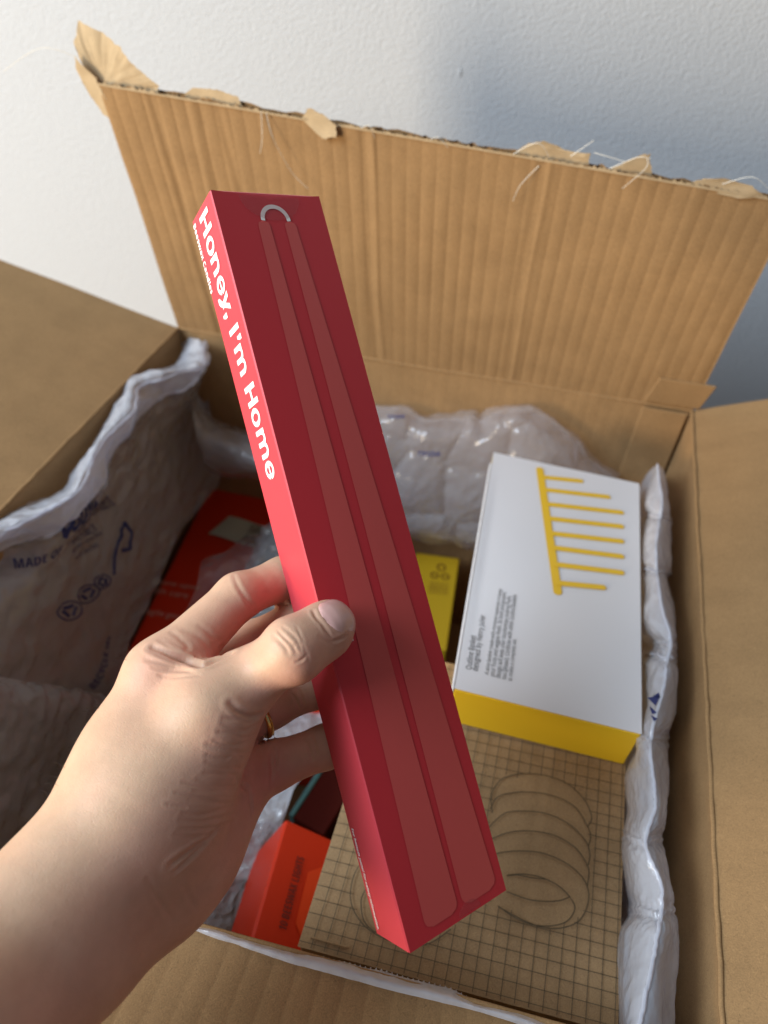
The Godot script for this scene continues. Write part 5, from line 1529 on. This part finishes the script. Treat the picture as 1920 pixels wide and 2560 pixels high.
# skin creases: strokes pressed into the surface. each: depth and width in metres, then points
func creases(P: PackedVector3Array, I: PackedInt32Array) -> void:
	var N := normals(P, I)
	var all := all_bones()
	var hash := {}
	var segs := []
	var cs := 0.004
	for c in crease_list():
		var q: PackedVector3Array = c[2]
		var pl := PackedVector3Array()
		for p in q:
			pl.append(trace(p, all))
		pl = smooth(pl, 5)
		for i in pl.size() - 1:
			var s := segs.size()
			var tt := float(i) / (pl.size() - 1)
			segs.append([pl[i], pl[i + 1], c[0] * (0.35 + 0.65 * sin(PI * clampf(tt * 0.9 + 0.08, 0, 1))), c[1]])
			var seen := {}
			for e in [pl[i], pl[i + 1], (pl[i] + pl[i + 1]) * 0.5]:
				for dx in [-1, 0, 1]:
					for dy in [-1, 0, 1]:
						for dz in [-1, 0, 1]:
							var key := Vector3i((e / cs).floor()) + Vector3i(dx, dy, dz)
							if not seen.has(key):
								seen[key] = true
								if not hash.has(key):
									hash[key] = []
								hash[key].append(s)
	for i in P.size():
		var l = hash.get(Vector3i((P[i] / cs).floor()))
		if l == null:
			continue
		var p := P[i]
		var dmax := 0.0
		var lift := 0.0
		for k in l:
			var s: Array = segs[k]
			var e: Vector3 = s[1] - s[0]
			var h := clampf((p - s[0]).dot(e) / maxf(e.length_squared(), 1e-12), 0.0, 1.0)
			var d: float = (p - s[0] - e * h).length() / s[3]
			dmax = maxf(dmax, s[2] * exp(-d * d))
			lift = maxf(lift, s[2] * 0.35 * exp(-pow((d - 2.0) * 1.1, 2.0)))
		P[i] = p - N[i] * (dmax - lift * (1.0 - dmax / 0.001))

func crease_list() -> Array:
	return [
		[0.0003, 0.0007, PackedVector3Array([Vector3(-0.05374, 0.4139, -0.11826), Vector3(-0.0515, 0.41269, -0.11746), Vector3(-0.0492, 0.41127, -0.11648), Vector3(-0.04835, 0.4101, -0.11546)])],
		[0.00028, 0.0006, PackedVector3Array([Vector3(-0.05264, 0.41496, -0.11952), Vector3(-0.05018, 0.41345, -0.11847), Vector3(-0.04742, 0.41185, -0.11739), Vector3(-0.04589, 0.4102, -0.11602)])],
		[0.00028, 0.0006, PackedVector3Array([Vector3(-0.05118, 0.41573, -0.12055), Vector3(-0.04866, 0.41452, -0.11982), Vector3(-0.04672, 0.41339, -0.11905), Vector3(-0.04479, 0.41126, -0.11728)])],
		[0.00019, 0.0005, PackedVector3Array([Vector3(-0.04879, 0.41179, -0.11707), Vector3(-0.04641, 0.4122, -0.11792), Vector3(-0.04447, 0.41268, -0.11876)])],
		[0.00017, 0.0005, PackedVector3Array([Vector3(-0.04744, 0.41619, -0.12171), Vector3(-0.04589, 0.41444, -0.12025), Vector3(-0.04454, 0.41298, -0.11905)])],
		[0.00017, 0.0005, PackedVector3Array([Vector3(-0.04429, 0.41199, -0.1181), Vector3(-0.04294, 0.41053, -0.1169), Vector3(-0.04166, 0.40877, -0.11538)])],
		[0.00025, 0.0005, PackedVector3Array([Vector3(-0.04543, 0.40841, -0.11432), Vector3(-0.04392, 0.40898, -0.11516), Vector3(-0.04248, 0.41035, -0.1168)])],
		[0.0009, 0.001, PackedVector3Array([Vector3(-0.05279, 0.3969, -0.10147), Vector3(-0.05465, 0.39611, -0.10034), Vector3(-0.05675, 0.39623, -0.10007), Vector3(-0.05973, 0.39711, -0.10039), Vector3(-0.06247, 0.39861, -0.10138)])],
		[0.00036, 0.0008, PackedVector3Array([Vector3(-0.05378, 0.39595, -0.10034), Vector3(-0.05595, 0.39475, -0.09874), Vector3(-0.05913, 0.39532, -0.09872), Vector3(-0.06355, 0.39533, -0.09791)])],
		[0.0003, 0.0008, PackedVector3Array([Vector3(-0.05388, 0.39474, -0.09911), Vector3(-0.05595, 0.39313, -0.09713), Vector3(-0.05949, 0.39298, -0.09632), Vector3(-0.06367, 0.39422, -0.09678)])],
		[0.0003, 0.0007, PackedVector3Array([Vector3(-0.05326, 0.39234, -0.09684), Vector3(-0.05687, 0.39138, -0.09521), Vector3(-0.06054, 0.39223, -0.09538), Vector3(-0.0643, 0.39238, -0.09482)])],
		[0.00027, 0.0007, PackedVector3Array([Vector3(-0.05392, 0.39171, -0.09608), Vector3(-0.05645, 0.39029, -0.0942), Vector3(-0.06096, 0.38959, -0.09267), Vector3(-0.06501, 0.39033, -0.09265)])],
		[0.0003, 0.0008, PackedVector3Array([Vector3(-0.05352, 0.3891, -0.09355), Vector3(-0.05684, 0.38805, -0.09189), Vector3(-0.06051, 0.38891, -0.09207), Vector3(-0.06674, 0.38955, -0.09155)])],
		[0.00027, 0.0007, PackedVector3Array([Vector3(-0.05278, 0.38782, -0.09242), Vector3(-0.05663, 0.38726, -0.09114), Vector3(-0.06078, 0.38678, -0.08989), Vector3(-0.06642, 0.38724, -0.08931)])],
		[0.00024, 0.0007, PackedVector3Array([Vector3(-0.05314, 0.38549, -0.09002), Vector3(-0.05667, 0.38473, -0.08861), Vector3(-0.06073, 0.38446, -0.08759), Vector3(-0.06619, 0.38584, -0.08795)])],
		[0.00024, 0.0007, PackedVector3Array([Vector3(-0.05306, 0.38358, -0.08813), Vector3(-0.05699, 0.38331, -0.08713), Vector3(-0.06208, 0.38329, -0.08617), Vector3(-0.06609, 0.38332, -0.08546)])],
		[0.00024, 0.0007, PackedVector3Array([Vector3(-0.05438, 0.38281, -0.08712), Vector3(-0.05702, 0.38079, -0.08461), Vector3(-0.06302, 0.38053, -0.08324), Vector3(-0.06775, 0.38174, -0.08357)])],
		[0.00024, 0.0007, PackedVector3Array([Vector3(-0.05447, 0.37999, -0.08428), Vector3(-0.05821, 0.38003, -0.08363), Vector3(-0.06331, 0.37951, -0.08217), Vector3(-0.068, 0.37951, -0.0813)])],
		[0.00024, 0.0007, PackedVector3Array([Vector3(-0.05385, 0.3781, -0.08251), Vector3(-0.05863, 0.37689, -0.08042), Vector3(-0.064, 0.37736, -0.0799), Vector3(-0.06901, 0.37755, -0.07916)])],
		[0.00024, 0.0007, PackedVector3Array([Vector3(-0.05547, 0.37692, -0.08104), Vector3(-0.05892, 0.37586, -0.07935), Vector3(-0.06497, 0.37419, -0.07656), Vector3(-0.07012, 0.37438, -0.07579)])],
		[0.00021, 0.0007, PackedVector3Array([Vector3(-0.05487, 0.37513, -0.07936), Vector3(-0.06001, 0.3737, -0.07698), Vector3(-0.06501, 0.37278, -0.07514), Vector3(-0.07071, 0.37294, -0.07424)])],
		[0.00021, 0.0007, PackedVector3Array([Vector3(-0.0552, 0.3732, -0.07738), Vector3(-0.06018, 0.37168, -0.07493), Vector3(-0.06597, 0.37113, -0.07331), Vector3(-0.07017, 0.37085, -0.07226)])],
		[0.00021, 0.0007, PackedVector3Array([Vector3(-0.05696, 0.37202, -0.07587), Vector3(-0.06132, 0.37022, -0.07326), Vector3(-0.06645, 0.36929, -0.07139), Vector3(-0.07114, 0.3698, -0.07103)])],
		[0.0008, 0.001, PackedVector3Array([Vector3(-0.05931, 0.37151, -0.07493), Vector3(-0.06147, 0.3692, -0.07222), Vector3(-0.06441, 0.36726, -0.06974), Vector3(-0.06799, 0.36509, -0.06692), Vector3(-0.07093, 0.36315, -0.06443)])],
		[0.0007, 0.0009, PackedVector3Array([Vector3(-0.0611, 0.37043, -0.07352), Vector3(-0.0625, 0.36785, -0.07068), Vector3(-0.06562, 0.36499, -0.06725), Vector3(-0.06926, 0.36201, -0.06361)])],
		[0.00022, 0.0008, PackedVector3Array([Vector3(-0.06563, 0.35864, -0.06091), Vector3(-0.06321, 0.35571, -0.05844), Vector3(-0.06093, 0.35379, -0.05695)])],
		[0.00022, 0.0008, PackedVector3Array([Vector3(-0.07719, 0.35966, -0.05979), Vector3(-0.0741, 0.35676, -0.05747), Vector3(-0.07101, 0.35387, -0.05516), Vector3(-0.06764, 0.35149, -0.05341)])],
		[0.0007, 0.0009, PackedVector3Array([Vector3(-0.05664, 0.38252, -0.0864), Vector3(-0.05345, 0.38084, -0.08532), Vector3(-0.05131, 0.3779, -0.08279), Vector3(-0.05026, 0.37543, -0.08051)])],
		[0.0005, 0.0008, PackedVector3Array([Vector3(-0.0476, 0.39016, -0.09571), Vector3(-0.04737, 0.38715, -0.09274), Vector3(-0.04645, 0.38467, -0.09044), Vector3(-0.04609, 0.38115, -0.087)])],
		[0.0004, 0.0006, PackedVector3Array([Vector3(-0.04618, 0.39002, -0.09583), Vector3(-0.046, 0.38721, -0.09305), Vector3(-0.04521, 0.38522, -0.09122)])],
		[0.0004, 0.0006, PackedVector3Array([Vector3(-0.03831, 0.39157, -0.09883), Vector3(-0.03683, 0.39012, -0.09766), Vector3(-0.03523, 0.38766, -0.09551)])],
		[0.00035, 0.0006, PackedVector3Array([Vector3(-0.03693, 0.39263, -0.10015), Vector3(-0.03532, 0.39069, -0.09851), Vector3(-0.03426, 0.38871, -0.09674)])],
		[0.00035, 0.0006, PackedVector3Array([Vector3(-0.04471, 0.40138, -0.10744), Vector3(-0.04323, 0.39993, -0.10626), Vector3(-0.04203, 0.39796, -0.10452)])],
		[0.00035, 0.0006, PackedVector3Array([Vector3(-0.0432, 0.40245, -0.10879), Vector3(-0.04178, 0.4007, -0.1073), Vector3(-0.04079, 0.39902, -0.10581)])],
		[0.00033, 0.0008, PackedVector3Array([Vector3(-0.06867, 0.42628, -0.12784), Vector3(-0.06687, 0.42413, -0.12604), Vector3(-0.06404, 0.42173, -0.12417), Vector3(-0.06102, 0.41964, -0.12264)])],
		[0.00019, 0.0006, PackedVector3Array([Vector3(-0.06472, 0.4217, -0.12401), Vector3(-0.06297, 0.42027, -0.1229), Vector3(-0.06049, 0.41866, -0.12175)])],
		[0.0015, 0.0012, PackedVector3Array([Vector3(-0.08853, 0.4098, -0.10772), Vector3(-0.08266, 0.40843, -0.10745), Vector3(-0.07752, 0.40724, -0.10721), Vector3(-0.0732, 0.40652, -0.10729), Vector3(-0.06901, 0.40791, -0.10945), Vector3(-0.06525, 0.40938, -0.11161)])],
		[0.00039, 0.001, PackedVector3Array([Vector3(-0.06834, 0.41066, -0.11232), Vector3(-0.06744, 0.40928, -0.11112), Vector3(-0.06745, 0.40828, -0.11011)])],
		[0.00033, 0.001, PackedVector3Array([Vector3(-0.08018, 0.41378, -0.11324), Vector3(-0.07698, 0.41311, -0.11317), Vector3(-0.07386, 0.41173, -0.11237), Vector3(-0.07184, 0.41031, -0.11132)])],
		[0.00033, 0.0009, PackedVector3Array([Vector3(-0.08392, 0.41332, -0.11209), Vector3(-0.08081, 0.41194, -0.11129), Vector3(-0.07838, 0.41053, -0.11033), Vector3(-0.07853, 0.40952, -0.10929)])],
		[0.00028, 0.0008, PackedVector3Array([Vector3(-0.08682, 0.41118, -0.10942), Vector3(-0.08297, 0.40963, -0.10858), Vector3(-0.07841, 0.40801, -0.10781), Vector3(-0.07467, 0.40686, -0.10736)])],
		[0.0004, 0.0008, PackedVector3Array([Vector3(-0.09006, 0.40933, -0.10697), Vector3(-0.08604, 0.40819, -0.10658), Vector3(-0.08161, 0.40707, -0.10628), Vector3(-0.07732, 0.40644, -0.10645)])],
		[0.0003, 0.0007, PackedVector3Array([Vector3(-0.08987, 0.40702, -0.1047), Vector3(-0.0856, 0.40649, -0.10497), Vector3(-0.08062, 0.4059, -0.10529)])],
		[0.00028, 0.0008, PackedVector3Array([Vector3(-0.07608, 0.41497, -0.11519), Vector3(-0.07377, 0.41406, -0.1147), Vector3(-0.07139, 0.41285, -0.11394), Vector3(-0.06909, 0.41194, -0.11346)])],
		[0.00017, 0.0006, PackedVector3Array([Vector3(-0.04003, 0.41418, -0.12108), Vector3(-0.0377, 0.41317, -0.12051), Vector3(-0.0355, 0.41266, -0.1204)])],
		[0.0005, 0.0006, PackedVector3Array([Vector3(-0.04341, 0.41979, -0.12605), Vector3(-0.04223, 0.41843, -0.12491), Vector3(-0.04023, 0.4171, -0.12395)])],
		[0.0005, 0.0006, PackedVector3Array([Vector3(-0.04023, 0.4171, -0.12395), Vector3(-0.03846, 0.41556, -0.12275), Vector3(-0.03635, 0.41384, -0.12142)])],
		[0.00045, 0.0006, PackedVector3Array([Vector3(-0.03625, 0.41344, -0.12104), Vector3(-0.03412, 0.41373, -0.12172), Vector3(-0.03193, 0.41483, -0.12323)])],
		[0.00025, 0.0005, PackedVector3Array([Vector3(-0.07212, 0.38105, -0.08207), Vector3(-0.06709, 0.38026, -0.08221), Vector3(-0.06148, 0.37989, -0.08289)])],
		[0.00022, 0.0005, PackedVector3Array([Vector3(-0.0736, 0.37877, -0.07952), Vector3(-0.06788, 0.378, -0.07982), Vector3(-0.06301, 0.37781, -0.08053)])],
		[0.0002, 0.0005, PackedVector3Array([Vector3(-0.07573, 0.37636, -0.07672), Vector3(-0.07002, 0.37559, -0.07702)])],
		[0.0003, 0.0006, PackedVector3Array([Vector3(-0.08744, 0.40561, -0.10374), Vector3(-0.08178, 0.40504, -0.10423), Vector3(-0.07627, 0.40508, -0.10528)])],
		[0.00025, 0.0006, PackedVector3Array([Vector3(-0.08493, 0.4039, -0.1025), Vector3(-0.07869, 0.40376, -0.10352), Vector3(-0.07334, 0.40439, -0.10514)])],
	]

func skin_tone(p: Vector3, n: Vector3, tone: FastNoiseLite, fine: FastNoiseLite) -> Color:
	var back := Vector3(0.58, 0.37, 0.24)
	var palm := Vector3(0.57, 0.295, 0.215)
	# the palm side of hand and fingers faces right and away from the arm's outer edge
	var k := smoothstep(-0.25, 0.65, n.dot(Vector3(0.86, -0.35, 0.25)))
	var c := back.lerp(palm, k)
	# finger tips and knuckles are pinker
	for q in [Vector3(-0.03819, 0.40779, -0.13088), Vector3(-0.07561, 0.38947, -0.12046), Vector3(-0.06835, 0.39, -0.14072), Vector3(-0.05169, 0.40913, -0.12), Vector3(-0.08728, 0.41027, -0.10229), Vector3(-0.05375, 0.35382, -0.1012)]:
		var d: float = (p - q).length()
		c = c.lerp(Vector3(0.62, 0.26, 0.20), 0.40 * exp(-pow(d / 0.012, 2.0)))
	var f := 1.0 + 0.13 * tone.get_noise_3dv(p) + 0.04 * fine.get_noise_3dv(p)
	var g := 0.045 * tone.get_noise_3dv(p * 1.7 + Vector3(3, 1, 2))
	return Color(c.x * f, c.y * (f - g), c.z * (f - g * 1.2))

func thumb_nail(t: Node3D) -> void:
	var a := Vector3(-0.04704, 0.41151, -0.11617)
	var b := Vector3(-0.03811, 0.40815, -0.13062)
	var ax := (b - a).normalized()
	var n := (Vector3(-0.04026, 0.41321, -0.12987) - Vector3(-0.04113, 0.40359, -0.13236))
	n = (n - ax * n.dot(ax)).normalized()
	var s := ax.cross(n).normalized()
	var all := all_bones()
	part("fingernail", grid(func(u, v):
		var x = (u - 0.5) * 2.0
		var w = 0.0062 * (0.90 + 0.14 * v) * sqrt(clampf(1.0 - pow(maxf(0.0, 0.35 - v) / 0.36, 2.0), 0.02, 1.0))
		var along = 0.0098 + v * 0.0140 - 0.0016 * x * x * v
		var q = a + ax * along + s * x * w
		# march inwards from above onto the thumb
		var o = q + n * 0.02
		for i in 40:
			var d = field(o, all)
			if d < 0.00002:
				break
			o -= n * d * 0.9
			if (o - q).dot(n) < -0.004:
				break
		var lift := 0.0007 * (1.0 - pow(absf(x), 6.0)) - 0.0004 * smoothstep(0.12, 0.0, v)
		return o + n * lift + ax * 0.0 , 24, 24), M.nail, t)

func hairs(t: Node3D, P: PackedVector3Array, N: PackedVector3Array) -> void:
	var r := RandomNumberGenerator.new()
	r.seed = 9
	var st := begin()
	var lo := Vector3(-0.09847, 0.38958, -0.06733)
	var made := 0
	for k in 6000:
		var i := r.randi() % P.size()
		if P[i].distance_to(lo) > 0.045 or absf(N[i].dot((CAM - P[i]).normalized())) > 0.35 or N[i].x > -0.2:
			continue
		var d := (N[i] * 0.7 + Vector3(r.randf_range(-0.4, 0.2), r.randf_range(-0.4, 0.4), r.randf_range(-0.5, 0.1))).normalized()
		var pts := smooth(PackedVector3Array([P[i], P[i] + d * 0.0018, P[i] + d * 0.0034 + Vector3(0, 0, 0.001)]), 3)
		ribbon(pts, (CAM - P[i]).normalized(), 0.00008, st)
		made += 1
		if made > 26:
			break
	var o := part("arm_hair", st.commit(), M.hair, t)
	o.set_meta("kind", "stuff")

func ring() -> void:
	var t := thing("ring", "thin gold ring on the ring finger, half hidden behind the thumb", "ring", Vector3(-0.06285, 0.35973, -0.12133))
	var a := Vector3(-0.07745, 0.36224, -0.10397)
	var b := Vector3(-0.06057, 0.35985, -0.12433)
	var c := a.lerp(b, 0.80)
	var ax := (b - a).normalized()
	var u1 := ax.cross(Vector3(0.2, 1, 0.1)).normalized()
	var u2 := ax.cross(u1)
	var rad := 0.00800875 + 0.0009
	part("band", grid(func(u, v):
		var dir := u1 * cos(u * TAU) + u2 * sin(u * TAU)
		return c + dir * (rad + 0.0009 * cos(v * TAU)) + ax * 0.0011 * sin(v * TAU), 64, 10), M.gold, t)
